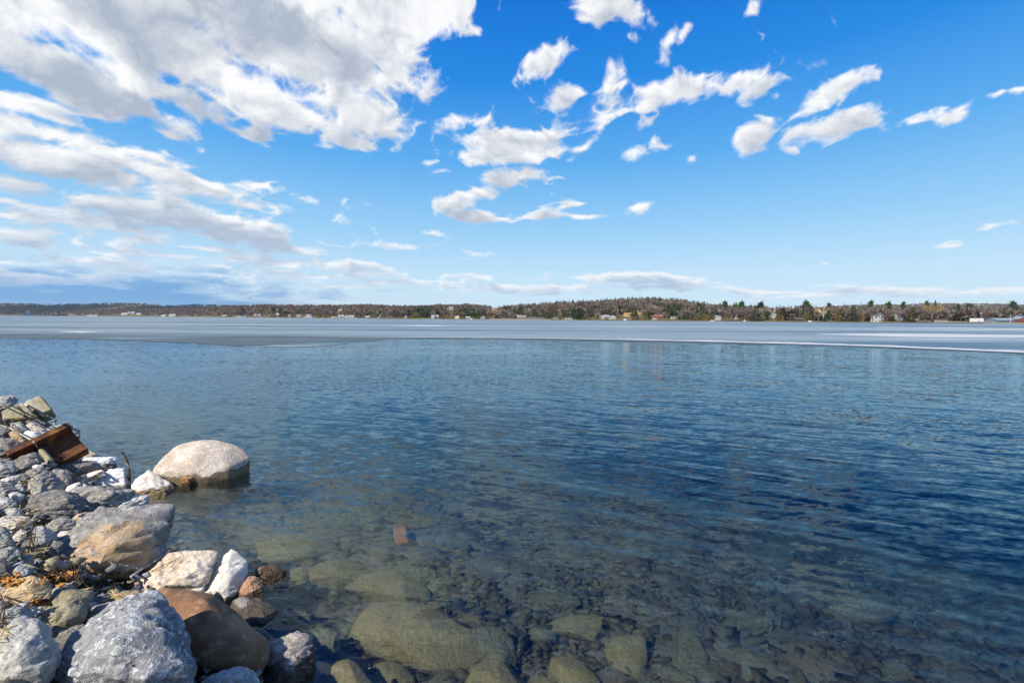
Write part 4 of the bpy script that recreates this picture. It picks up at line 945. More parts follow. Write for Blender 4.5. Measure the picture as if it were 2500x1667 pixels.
# rusty steel beam: two flanges and a web
def beam():
    P0, P1 = zc('A', [(110, 925), (905, 545)]); Q0, Q1 = zc('A', [(745, 1005), (1120, 812)])
    d1 = (hit_ground(160, 1120) - CAM).length - .38
    v1 = ray(*P1).normalized(); c = CAM + v1 * d1
    vd = ray(150, 1095).normalized(); nrm = (-vd + Vector((-.15, 0, .5))).normalized()
    def pl(p):
        d = ray(*p); return CAM + d * ((c - CAM).dot(nrm) / d.dot(nrm))
    p0, p1, q0, q1 = pl(P0), pl(P1), pl(Q0), pl(Q1)
    u = (p1 - p0).normalized(); w = (q1 - p1); w = (w - u * w.dot(u)); H = w.length; w.normalize(); n = u.cross(w)
    if n.dot(nrm) < 0: n = -n
    L = (p1 - p0).length
    org = p0
    root = empty('steel_beam', tuple(org + u * L * .5))
    tag(root, 'rusty steel beam with wide flanges lying among the bank rocks', 'steel beam')
    base = Vector(root.location)
    def slab(name, u0, u1, w0, w1, n0, n1, skew=0.0):
        V = [org + u * uu + w * ww + n * nn + u * (skew * (ww / H)) - base for uu in (u0, u1) for ww in (w0, w1) for nn in (n0, n1)]
        F = [(0, 1, 3, 2), (4, 6, 7, 5), (0, 4, 5, 1), (2, 3, 7, 6), (0, 2, 6, 4), (1, 5, 7, 3)]
        me = mesh(name, V, F)
        bm = bmesh.new(); bm.from_mesh(me); bmesh.ops.recalc_face_normals(bm, faces=bm.faces)
        bmesh.ops.bevel(bm, geom=list(bm.edges), offset=.006, segments=2, affect='EDGES')
        bmesh.ops.subdivide_edges(bm, edges=[e for e in bm.edges if e.calc_length() > .3], cuts=24)
        for v in bm.verts: v.co += Vector((mnoise.noise(v.co * 8), mnoise.noise(v.co * 8 + Vector((9, 3, 1))), mnoise.noise(v.co * 8 + Vector((3, 8, 5))))) * .004
        bm.to_mesh(me); bm.free()
        return link(name, me, m_rust, root)
    e = (q1 - org).dot(u); s0 = (q0 - org).dot(u)
    slab('flange', 0, L, -.055, .03, -.12, .115)
    slab('web', .05, L * .995 + .0, .031, H - .02, -.10, -.075, (e - L) * .5)
    slab('flange', 0.1, e, H - .018, H + .012, -.16, .03)
    return root
beam()

# short squared timber, rope, sticks
bpy.context.view_layer.update(); _dg = bpy.context.evaluated_depsgraph_get()
def pts_on(tg, pts, off=.012): return [surf(x, y, off) for x, y in zc(tg, pts)]
def lin(tg, pts, off0=.04, off1=.04):
    """stiff stick: straight run between its two resting ends, bends kept from the picture"""
    q = zc(tg, pts); a, b = surf(*q[0], off0), surf(*q[-1], off1)
    ta, tb = (a - CAM).dot(Fw), (b - CAM).dot(Fw); r = [a]
    n = len(q)
    for i in range(1, n - 1):
        f = i / (n - 1); d = ray(*q[i]); t = ta + (tb - ta) * f
        p = CAM + d * (t / d.dot(Fw)); s_ = surf(*q[i], off0)
        if (s_ - CAM).length < (p - CAM).length: p = s_
        r.append(p)
    return r + [b]
tp = lin('A', [(505, 815), (580, 900), (650, 980)], .05, .05)
tag(tube('timber', tp, .045, .045, m_wood, seg=4, sub=2), 'short squared timber offcut leaning on the rusty beam', 'timber')
rp = pts_on('A', [(-20, 320), (60, 275), (140, 235), (230, 207), (285, 212), (320, 240), (360, 285), (420, 350), (478, 415)], .02)
rope = empty('rope', tuple(rp[4])); tag(rope, 'white rope knotted over the mossy concrete block', 'rope')
def child(o, root):
    o.parent = root; o.matrix_parent_inverse = Matrix.Translation(-Vector(root.location)); return o
child(tube('rope_line', rp, .013, .013, m_rope), rope)
kc = surf(*zc('A', [(318, 215)])[0], .03)
kn = [kc + Vector((.035 * math.cos(a) * (1 + .3 * math.sin(3 * a)), .02 * math.sin(2 * a), .045 * math.sin(a) + .02 * math.cos(2 * a))) for a in np.linspace(0, 11, 16)]
child(tube('knot', kn, .014, .014, m_rope), rope)
lp = lin('A', [(490, 395), (600, 388), (668, 425), (690, 480), (670, 540), (630, 568)], .05, .03)
tag(tube('cord_loop', lp, .006, .006, m_rope), 'thin pale cord loop hanging off the roped concrete block', 'cord')
STICKS = [('stick', 'long thin bent stick lying across the rusty beam', 'stick', 'A', [(10, 512), (120, 545), (260, 620), (430, 725), (480, 810), (530, 885), (600, 980), (680, 1052)], .012, .008, m_pale),
 ('twig', 'upright mottled twig standing at the waterline before the boulder', 'twig', 'A', [(1655, 1235), (1648, 1150), (1638, 1040), (1605, 930), (1575, 875), (1550, 862)], .020, .012, m_bark),
 ('branch', 'grey branch lying on the white wedge shaped rock', 'branch', 'A', [(1000, 1275), (1080, 1225), (1180, 1175), (1290, 1115), (1370, 1065), (1450, 1030), (1545, 995)], .013, .022, m_twig),
 ('stick', 'pale driftwood stick between ochre stained rock and cream block', 'stick', 'B', [(1480, 1508), (1590, 1430), (1690, 1365), (1790, 1305), (1900, 1238)], .012, .005, m_pale),
 ('twig', 'thin dark twig lying on the cream limestone block', 'twig', 'B', [(1700, 1455), (1790, 1405), (1880, 1362), (1960, 1325), (2035, 1288)], .004, .0025, m_weed),
 ('straw', 'longest dry straw beside the ochre stained rock', 'straw', 'B', [(220, 1298), (300, 1360), (380, 1408), (470, 1422), (560, 1440), (650, 1475)], .006, .004, m_straw),
 ('straw', 'dry straw leaning on the foot of the ochre stained rock', 'straw', 'B', [(440, 1340), (500, 1372), (560, 1408), (640, 1470)], .006, .004, m_straw),
 ('straw', 'dry straw lying over the orange dead leaves', 'straw', 'B', [(375, 1458), (470, 1490), (570, 1502), (640, 1500)], .006, .004, m_straw),
 ('straw', 'pale straw bundle end in front of the cream limestone block', 'straw', 'C', [(1080, 535), (1180, 500), (1280, 465), (1360, 430)], .014, .007, m_straw),
 ('straw', 'short pale straw near the mauve grey stone', 'straw', 'C', [(1120, 660), (1200, 625), (1280, 600), (1350, 570)], .006, .004, m_straw),
 ('stick', 'short brown stick beside the tan cobble at the picture edge', 'stick', 'C', [(-20, 520), (60, 590), (130, 640), (200, 690)], .006, .004, m_weed),
 ('stick', 'dark stick leaning below the concrete blocks', 'stick', 'A', [(150, 440), (160, 500), (158, 545)], .008, .006, m_weed),
 ('stick', 'thin brown stick under the roped concrete block', 'stick', 'A', [(215, 260), (290, 340), (350, 420), (400, 460)], .010, .006, m_weed),
 ('twig', 'small twig poking from the triangular pink rock', 'twig', 'A', [(1670, 1225), (1720, 1195), (1770, 1165)], .007, .004, m_weed)]
for nm, lb, ct, tg, pts, r0, r1, mt_ in STICKS:
    if 'upright' in lb:
        q = zc(tg, pts); d_ = (hit_z(q[0][0], q[0][1], 0.02) - CAM).dot(Fw)
        P = [CAM + ray(*p) * (d_ / ray(*p).dot(Fw)) for p in q]; P[0] = P[0] - Vector((0, 0, .15))
    else: P = lin(tg, pts, .02, .02) if 'stick' in nm or nm == 'branch' else pts_on(tg, pts, .02)
    tag(tube(nm, P, r0, r1, mt_, wob=.35), lb, ct)
# dry weed with thin branching stems at the foot of the ochre stained rock
rng = random.Random(4)
def weed(label, tg, base, tips, r=.0035):
    b = surf(*zc(tg, [base])[0], .03)
    root = empty('dry_weed', tuple(b)); tag(root, label, 'dry weed')
    for tpx in tips:
        q = zc(tg, [tpx])[0]; d = ray(*q); e = CAM + d * ((b - CAM).dot(Fw) - rng.uniform(-.02, .10)) / d.dot(Fw)
        mid = (b + e) / 2 + Vector((rng.uniform(-.03, .03), rng.uniform(-.03, .03), rng.uniform(-.02, .03)))
        child(tube('stem', [b + Vector((rng.uniform(-.04, .04), 0, 0)), mid, e], r, r * .5, m_weed, sub=5, seg=4), root)
    return root
weed('dark dry weed with thin stems at the foot of the ochre stained rock', 'C', (880, 400), [(520, 180), (590, 140), (650, 60), (700, 130), (760, 180), (870, 170), (960, 120), (1000, 240), (1060, 270), (930, 420), (1080, 510), (780, 330)])
weed('dark dry weed growing over the far concrete block', 'A', (330, 430), [(160, 420), (200, 380), (240, 400), (300, 330), (350, 350), (420, 380), (450, 430), (280, 290)], .005)
weed('dry weed tangle at the picture edge beside the jagged slate plate', 'C', (40, 830), [(0, 540), (80, 480), (150, 600), (20, 700), (60, 960), (10, 1020), (30, 640)])
weed('dry weed sprigs beside the squarish blue grey stone', 'B', (330, 1200), [(290, 1060), (310, 1000), (370, 960), (400, 870), (280, 1150), (350, 1260), (420, 1250)])
# dead leaves and straw litter
def litter(name, label, spots, n, mt, size, cat):
    V, F = [], []; rg = random.Random(3)
    for k in range(n):
        tg, x, y, rx, ry = spots[k % len(spots)]
        px, py = zc(tg, [(x + rg.gauss(0, rx), y + rg.gauss(0, ry))])[0]
        p = surf(px, py, rg.uniform(.004, .03))
        a = Vector((rg.gauss(0, 1), rg.gauss(0, 1), rg.gauss(0, .5))).normalized(); b = a.orthogonal().normalized(); cc = a.cross(b)
        L, Wd = size[0] * rg.uniform(.5, 1.4), size[1] * rg.uniform(.5, 1.4); i = len(V)
        V += [p - a * L, p + b * Wd + cc * Wd * .3, p + a * L, p - b * Wd + cc * Wd * .2]; F += [(i, i + 1, i + 2), (i, i + 2, i + 3)]
    return tag(link(name, mesh(name, V, F), mt), label, cat, kind='stuff')
litter('dead_leaves', 'orange brown dead leaves caught below the ochre stained rock', [('C', 640, 380, 110, 45), ('C', 760, 350, 70, 40), ('C', 130, 400, 50, 30), ('C', 450, 660, 50, 15)], 300, m_leaf, (.026, .012), 'dead leaves')
litter('straw_litter', 'bits of dry grass and straw caught between the bank rocks', [('C', 1180, 480, 110, 30), ('C', 1270, 570, 60, 30), ('B', 330, 1130, 40, 90), ('B', 330, 800, 60, 50), ('B', 420, 1230, 60, 30), ('C', 600, 400, 120, 40), ('B', 250, 900, 60, 30), ('A', 380, 1230, 60, 40), ('C', 30, 900, 40, 120)], 420, m_straw, (.05, .0028), 'straw')
# rusty square plate lying on the lake bed
pc = zc('P', [(958, 1285), (990, 1284), (997, 1318), (964, 1320)])
def plate():
    c = hit_ground(977, 1302); zt = c.z + .12
    P = [hit_z(x, y, zt) for x, y in pc]; ctr = sum(P, Vector()) / 4
    V = [p - ctr for p in P] + [p - ctr - Vector((0, 0, .05)) for p in P]
    F = [(0, 1, 2, 3), (7, 6, 5, 4)] + [(k, k + 4, (k + 1) % 4 + 4, (k + 1) % 4) for k in range(4)]
    bm = bmesh.new(); me = mesh('rusty_plate', V, F); bm.from_mesh(me); bmesh.ops.recalc_face_normals(bm, faces=bm.faces)
    bmesh.ops.bevel(bm, geom=list(bm.edges), offset=.012, segments=2, affect='EDGES'); bm.to_mesh(me); bm.free()
    o = link('rusty_plate', me, simple('rust_red_plate', (.42, .16, .07), (.55, .25, .12), 12)); o.location = ctr
    tag(o, 'rust red square plate lying on the lake bed', 'metal plate')
plate()
# ------------------------------------------------------------------ far shore
def tab(pts):
    xs = np.array([p[0] for p in pts], float); ys = np.array([p[1] for p in pts], float)
    return lambda x: np.interp(x, xs, ys)
DS = tab([(-400, 2900), (150, 2600), (185, 2150), (400, 1750), (600, 1250), (800, 900), (1000, 760), (1250, 620), (1500, 530), (1850, 460), (2100, 425), (2500, 390), (2900, 370)])
RD = tab([(150, 2800), (400, 2450), (600, 1900), (800, 1600), (1000, 1400), (1250, 1150), (1500, 1000), (1650, 950), (1750, 800), (1900, 580), (2100, 540), (2500, 500), (2900, 480)])
CT = tab([(150, 760), (190, 755), (300, 754), (400, 753), (480, 751), (570, 744), (650, 742), (750, 744), (850, 743), (900, 742), (1000, 746), (1080, 743), (1150, 742), (1220, 748), (1300, 742), (1350, 738), (1450, 734), (1530, 729), (1580, 728), (1640, 730), (1690, 738), (1750, 742), (1850, 747), (1950, 752), (2100, 753), (2300, 755), (2500, 754), (2900, 754)])
TH = 13.0
def RG(px): return np.maximum((horizon_y(px) - CT(px)) * RD(px) / FPX + CAMZ - TH, 2.0)
def tz(px, D):
    ds, rd, rg = DS(px), RD(px), RG(px)
    t = np.clip((D - ds * 1.012) / (rd - ds * 1.012), 0, 1)
    s = t * t * (3 - 2 * t)
    base = np.clip((D / ds - .985) / .027, 0, 1) * 1.5 - .6
    return base + s * (rg - .9) * 1.0
def proj_y(px, D, z): return horizon_y(px) + (CAMZ - z) * FPX / D
def D_for(px, yb):
    ds, rd = float(DS(px)), float(RD(px))
    for D in np.linspace(ds * 1.014, rd, 200):
        if proj_y(px, D, float(tz(px, D))) <= yb: return float(D)
    return rd
def xy(px, D):
    d = ray(px, horizon_y(px)); return d.x / d.y * D
def build_hills():
    m_g, t, out = new_mat('shore_ground')
    P = wpos(t); n = t.noise(P, .03, 5, .6); g = t.noise(P, .5, 4, .6)
    col = t.mix(t.ramp(n, .4, .6), (.10, .075, .045), (.16, .13, .06)); col = t.mix(t.m('MULTIPLY', t.ramp(g, .45, .65), .5), col, (.20, .15, .08))
    pbsdf(t, out, col, .95, None, .1)
    px = np.arange(165, 2860, 6.0); f = np.concatenate([np.linspace(.984, 1.016, 7), np.linspace(1.03, 1.0, 1), []])
    rows = []
    for k in range(7): rows.append(DS(px) * (.984 + .032 * k / 6))
    for k in range(1, 24): rows.append(DS(px) * 1.016 + (RD(px) * 1.0 - DS(px) * 1.016) * k / 23)
    for k in range(1, 6): rows.append(RD(px) * (1 + .06 * k))
    D = np.array(rows); PX = np.broadcast_to(px, D.shape)
    Z = tz(PX, D)
    for k in range(5): Z[30 + k] -= (k + 1) ** 2 * .6
    X = np.array([[xy(p, d) for p, d in zip(px, r)] for r in D])
    idx = np.arange(D.size).reshape(D.shape)
    F = np.stack([idx[:-1, :-1], idx[:-1, 1:], idx[1:, 1:], idx[1:, :-1]], -1).reshape(-1, 4)
    tag(link('shore_terrain', np_mesh('shore_terrain', np.stack([X, D, Z], -1).reshape(-1, 3), F, [m_g], smooth=True)), 'low wooded hills rising from the far shore', 'hills', kind='structure')
    return m_g
m_g = build_hills()
# distant hills
FT = tab([(-500, 742), (0, 741), (60, 741), (140, 743), (230, 740), (300, 740), (360, 741), (420, 746), (480, 743), (560, 745), (640, 748), (760, 752), (950, 756), (1050, 764)])
FT2 = tab([(1850, 765), (1980, 754), (2050, 747), (2090, 745), (2150, 744), (2200, 745), (2260, 741), (2330, 742), (2420, 742), (2520, 746), (2800, 746)])
def far_ridge(name, label, x0, x1, top, D0, D1, mt, th):
    px = np.arange(x0, x1, 8.0); rows = np.linspace(0, 1, 12); V = []
    for r in rows:
        D = D0 + (D1 - D0) * r
        s = r * r * (3 - 2 * r)
        H = (horizon_y(px) - top(px)) * D1 / FPX + CAMZ - th
        V.append(np.stack([np.array([xy(p, D) for p in px]), np.full(len(px), D), -.5 + 1.5 * min(r * 20, 1) + s * np.maximum(H, 1)], -1))
    V.append(V[-1] * np.array([1.15, 1.15, 0]) + np.array([0, 0, 1.0]))
    V = np.array(V); idx = np.arange(V.shape[0] * V.shape[1]).reshape(V.shape[:2])
    F = np.stack([idx[:-1, :-1], idx[:-1, 1:], idx[1:, 1:], idx[1:, :-1]], -1).reshape(-1, 4)
    tag(link(name, np_mesh(name, V.reshape(-1, 3), F, [mt], smooth=True)), label, 'hills', kind='structure')
far_ridge('distant_hills', 'dark bluish wooded hills at the far end of the lake', -520, 1060, FT, 2750, 3500, m_g, 12)
far_ridge('distant_ridge', 'hazy mauve ridge far behind the flagpole shore', 1850, 2810, FT2, 1500, 2900, m_g, 11)

# ---- tree prototypes (unit height), built from twigs and leaf-sized faces
def tree_parts(kind, seed):
    rg = np.random.default_rng(seed)
    tv, tf, cv, cf = [], [], [], []
    def prism(V, F, a, b, r0, r1, n=4):
        a, b = np.array(a), np.array(b); d = b - a; d = d / (np.linalg.norm(d) + 1e-9)
        u = np.cross(d, [.3, .9, .1]); u /= np.linalg.norm(u); w = np.cross(d, u); i = len(V)
        for p, r in ((a, r0), (b, r1)):
            for k in range(n):
                an = 2 * math.pi * k / n; V.append(p + r * (u * math.cos(an) + w * math.sin(an)))
        for k in range(n):
            F.append((i + k, i + (k + 1) % n, i + n + (k + 1) % n)); F.append((i + k, i + n + (k + 1) % n, i + n + k))
    def tri(c, size, dr=None, asp=.45):
        dr = rg.normal(size=3) if dr is None else dr
        dr = dr / (np.linalg.norm(dr) + 1e-9); s = np.cross(dr, rg.normal(size=3)); s /= np.linalg.norm(s) + 1e-9
        i = len(cv); cv.extend([c - dr * size * .5 + s * size * asp * .5, c - dr * size * .5 - s * size * asp * .5, c + dr * size * .6]); cf.append((i, i + 1, i + 2))
    if kind == 'conifer':
        prism(tv, tf, (0, 0, -.05), (0, 0, .9), .022, .004)
        n = 26
        for L in range(n):
            z = .10 + .88 * L / n; r = (.5 * (1 - z) ** .8 + .02) * rg.uniform(.75, 1.15)
            for k in range(max(4, int(15 * (1 - z)) + 3)):
                a = rg.uniform(0, 6.28)
                d = np.array([math.cos(a), math.sin(a), -.28]);
                for f in (.45, .85): tri(np.array([0, 0, z]) + d * r * f * rg.uniform(.7, 1.1), .13 * (1.15 - z), d + rg.normal(size=3) * .25, .6)
    elif kind == 'pine':
        prism(tv, tf, (0, 0, -.05), (.02, 0, .88), .024, .008)
        for k in range(26):
            z = .16 + .80 * (k + rg.uniform(0, 1)) / 26; a = rg.uniform(0, 6.28); prof = .34 * min(1, (z - .05) / .25) * (1.04 - z) ** .45 + .03
            rr = prof * rg.uniform(.15, 1.05)
            c = np.array([rr * math.cos(a), rr * math.sin(a), z]); prism(tv, tf, (0, 0, z - .05), c, .008, .003, 3)
            for j in range(30):
                o = rg.normal(size=3) * np.array([.07, .07, .05]); tri(c + o, .095, o + np.array([0, 0, .03]), .75)
    elif kind in ('bare', 'amber', 'birch'):
        prism(tv, tf, (0, 0, -.05), (0, 0, .35), .022, .017, 5)
        nl = 9 if kind != 'birch' else 7
        for k in range(nl):
            a = 6.28 * k / nl + rg.uniform(-.4, .4); z0 = rg.uniform(.2, .45); up = rg.uniform(.35, .62); out_ = rg.uniform(.12, .34) * (1 if kind == 'bare' else .85)
            e = np.array([out_ * math.cos(a), out_ * math.sin(a), min(z0 + up, .96)]); prism(tv, tf, (0, 0, z0), e * np.array([.6, .6, .85]), .012, .006, 3); prism(tv, tf, e * np.array([.6, .6, .85]), e, .006, .003, 3)
            for j in range(7):
                f = rg.uniform(.35, 1); b = np.array([0, 0, z0]) * (1 - f) + e * f
                a2 = a + rg.normal() * .9; L = rg.uniform(.10, .22)
                e2 = b + np.array([math.cos(a2) * L * .8, math.sin(a2) * L * .8, L * rg.uniform(.2, .9)]); e2[2] = min(e2[2], 1.0)
                prism(tv, tf, b, e2, .004, .002, 3)
                for q in range(9):
                    g = rg.uniform(.3, 1.05); c = b * (1 - g) + e2 * g; d = (e2 - b) / L + rg.normal(size=3) * .6 + np.array([0, 0, .3])
                    tri(c + d * .02, rg.uniform(.05, .11), d, .16)
    elif kind == 'cedar':
        prism(tv, tf, (0, 0, -.05), (0, 0, .5), .03, .02)
        for k in range(330):
            z = rg.uniform(.02, 1); r = .30 * (math.sin(math.pi * min(1, (z * .85 + .14))) ** .7) * rg.uniform(.75, 1.08); a = rg.uniform(0, 6.28)
            tri(np.array([r * math.cos(a), r * math.sin(a), z * .96]), .11, np.array([math.cos(a) * .4, math.sin(a) * .4, 1]) + rg.normal(size=3) * .3, .6)
    elif kind == 'dome':
        prism(tv, tf, (0, 0, -.05), (0, 0, .6), .03, .015)
        for k in range(520):
            v = rg.normal(size=3); v /= np.linalg.norm(v); r = rg.uniform(.75, 1.05)
            tri(np.array([v[0] * .42 * r, v[1] * .42 * r, .55 + v[2] * .44 * r * (1 + .15 * math.sin(v[0] * 7))]), .085, v + rg.normal(size=3) * .6, .7)
    elif kind == 'shrub':
        for k in range(7): prism(tv, tf, (0, 0, -.05), rg.normal(size=3) * np.array([.2, .2, 0]) + np.array([0, 0, .7]), .015, .006, 3)
        for k in range(380):
            v = rg.normal(size=3); v /= np.linalg.norm(v); r = rg.uniform(.4, 1.05)
            tri(np.array([v[0] * .55 * r, v[1] * .5 * r, max(.04, .45 + v[2] * .52 * r)]), .10, np.array([v[0], v[1], abs(v[2]) + .6]) + rg.normal(size=3) * .4, .3)
    return (np.array(tv), np.array(tf), np.array(cv), np.array(cf))
def leaf_mat(name, c1, c2):
    mt, t, out = new_mat(name); r = objinfo(t); P = ocoord(t)
    n = t.noise(P, 7, 3, .6)
    col = t.mix(t.ramp(n, .35, .65), c1, c2)
    col = t.hsv(col, t.m('MULTIPLY_ADD', r, .05, .475), t.m('MULTIPLY_ADD', r, .4, .75), t.m('MULTIPLY_ADD', r, .7, .65))
    pbsdf(t, out, col, .8, None, .15)
    return mt
LM = {'conifer': leaf_mat('conifer_needles', (.024, .040, .018), (.055, .075, .026)), 'pine': leaf_mat('pine_needles', (.028, .048, .020), (.065, .085, .030)),
      'bare': leaf_mat('bare_twigs', (.145, .10, .072), (.225, .16, .115)), 'amber': leaf_mat('amber_twigs', (.27, .145, .065), (.38, .22, .11)), 'birch': leaf_mat('pale_twigs', (.38, .29, .18), (.50, .40, .27)),
      'cedar': leaf_mat('golden_cedar', (.13, .085, .018), (.19, .15, .035)), 'dome': leaf_mat('dark_evergreen', (.018, .034, .018), (.038, .058, .024)), 'shrub': leaf_mat('rusty_shrub', (.17, .095, .035), (.24, .15, .06))}
m_trunk = leaf_mat('tree_bark', (.13, .105, .085), (.20, .165, .14)); m_btrunk = leaf_mat('pale_bark', (.50, .45, .38), (.62, .57, .50))
PROTO = {}
for ki, kd in enumerate(('conifer', 'pine', 'bare', 'amber', 'birch', 'cedar', 'dome', 'shrub')):
    for v in range(3 if kd in ('bare', 'pine', 'conifer') else 2):
        tv, tf, cv, cf = tree_parts(kd, ki * 10 + v)
        PROTO.setdefault(kd, []).append((np_mesh('trunk', tv, tf, [m_btrunk if kd == 'birch' else m_trunk]), np_mesh('crown', cv, cf, [LM[kd]]), cv, cf))
KIND = {'conifer': ('dark pointed conifer', 'conifer', 'conifer'), 'pine': ('tall ragged pine', 'pine_tree', 'pine'), 'bare': ('bare grey brown tree', 'bare_tree', 'bare tree'), 'amber': ('bare orange tinged tree', 'bare_tree', 'bare tree'),
        'birch': ('bare tree with pale branches', 'bare_tree', 'bare tree'), 'cedar': ('golden green cedar', 'cedar', 'cedar'), 'dome': ('rounded dark evergreen', 'evergreen_tree', 'evergreen'), 'shrub': ('rusty brown shrub', 'shrub', 'shrub')}
TREES = []                # (px, object, kind)
tree_rng = random.Random(21)
WIDE = {'conifer': .42, 'pine': .66, 'bare': .74, 'amber': .62, 'birch': .60, 'cedar': .56, 'dome': .86, 'shrub': 1.05}
def tree(kind, px, ytop, ybase=None, wpx=None, D=None):
    if D is None: D = D_for(px, ybase) if ybase else float(DS(px)) * 1.03
    zb = float(tz(px, D))
    h = (horizon_y(px) - ytop) * D / FPX + CAMZ - zb
    if h < 1.0: h = 1.0
    tr, cr, *_ = tree_rng.choice(PROTO[kind])
    root = empty(KIND[kind][1], (xy(px, D), D, zb - .15), tree_rng.uniform(0, 6.28))
    w = (wpx * D / FPX / WIDE[kind]) if wpx else h * tree_rng.uniform(.85, 1.2)
    root.scale = (w, w, h)
    for nm, me in (('trunk', tr), ('crown', cr)):
        o = bpy.data.objects.new(nm, me); COL.objects.link(o); o.parent = root
    TREES.append((px, root, kind))
    return root

# ---- buildings
def paint(name, c, n=.12):
    mt, t, out = new_mat(name); P = wpos(t); g = t.noise(P, 1.3, 5, .65)
    pbsdf(t, out, t.mix(t.ramp(g, .3, .7), (c[0] * (1 - n), c[1] * (1 - n), c[2] * (1 - n)), c), .75, None, .2); return mt
PM = {'white': paint('white_siding', (.50, .50, .48)), 'cream': paint('cream_siding', (.70, .62, .45)), 'yellow': paint('yellow_stucco', (.66, .46, .20)), 'brick': paint('red_brick', (.32, .11, .065), .3), 'peach': paint('peach_siding', (.66, .42, .30)),
      'grey': paint('grey_siding', (.34, .36, .38)), 'blue': paint('slate_blue_siding', (.18, .24, .30)), 'brown': paint('brown_siding', (.22, .15, .10)), 'dark': paint('dark_shed', (.05, .05, .05)), 'redbarn': paint('red_siding', (.26, .07, .06)), 'beige': paint('beige_siding', (.55, .46, .34)),
      'roof': paint('grey_shingles', (.13, .13, .135), .3), 'rooflight': paint('pale_shingles', (.36, .37, .39), .2), 'roofbrown': paint('brown_shingles', (.16, .11, .085), .3), 'roofblue': paint('blue_grey_roof', (.22, .29, .34), .15),
      'rooftile': paint('tile_roof', (.34, .14, .085), .25), 'glass': paint('window_glass', (.035, .045, .06)), 'stone': paint('field_stone', (.34, .29, .24), .4), 'metal': paint('white_metal', (.66, .66, .66)), 'lawn': paint('winter_lawn', (.20, .17, .045), .35), 'beach': paint('gravel_beach', (.42, .33, .20), .3), 'deck': paint('dock_boards', (.36, .32, .28), .3)}
def bm_obj(name, boxes, mat, parent, extra=None):
    bm = bmesh.new()
    for (x0, x1, y0, y1, z0, z1) in boxes:
        vs = [bm.verts.new(c) for c in ((x0, y0, z0), (x1, y0, z0), (x1, y1, z0), (x0, y1, z0), (x0, y0, z1), (x1, y0, z1), (x1, y1, z1), (x0, y1, z1))]
        for f in ((3, 2, 1, 0), (4, 5, 6, 7), (0, 1, 5, 4), (1, 2, 6, 5), (2, 3, 7, 6), (3, 0, 4, 7)): bm.faces.new([vs[i] for i in f])
    if extra: extra(bm)
    me = bpy.data.meshes.new(name); bm.to_mesh(me); bm.free()
    return link(name, me, PM[mat], parent)
LAND, HOUSES = [], []
def pitched(bm, x0, x1, y0, y1, z0, z1, along='x', th=.25, ov=.4):
    """two roof slabs"""
    if along == 'x':
        ym = (y0 + y1) / 2; A = [(x0 - ov, y0 - ov, z0), (x1 + ov, y0 - ov, z0), (x1 + ov, ym, z1), (x0 - ov, ym, z1)]; B = [(x0 - ov, ym, z1), (x1 + ov, ym, z1), (x1 + ov, y1 + ov, z0), (x0 - ov, y1 + ov, z0)]
    else:
        xm = (x0 + x1) / 2; A = [(x0 - ov, y0 - ov, z0), (xm, y0 - ov, z1), (xm, y1 + ov, z1), (x0 - ov, y1 + ov, z0)]; B = [(xm, y0 - ov, z1), (x1 + ov, y0 - ov, z0), (x1 + ov, y1 + ov, z0), (xm, y1 + ov, z1)]
    for q in (A, B):
        lo = [bm.verts.new(p) for p in q]; hi = [bm.verts.new((p[0], p[1], p[2] + th)) for p in q]
        bm.faces.new(hi); bm.faces.new(lo[::-1])
        for k in range(4): bm.faces.new((lo[k], lo[(k + 1) % 4], hi[(k + 1) % 4], hi[k]))
def gable(bm, x0, x1, y0, y1, z0, z1, along='x'):
    if along == 'x':
        ym = (y0 + y1) / 2; T = [((x0, y0, z0), (x0, y1, z0), (x0, ym, z1)), ((x1, y0, z0), (x1, ym, z1), (x1, y1, z0))]
    else:
        xm = (x0 + x1) / 2; T = [((x0, y0, z0), (xm, y0, z1), (x1, y0, z0)), ((x0, y1, z0), (x1, y1, z0), (xm, y1, z1))]
    for t_ in T: bm.faces.new([bm.verts.new(p) for p in t_])
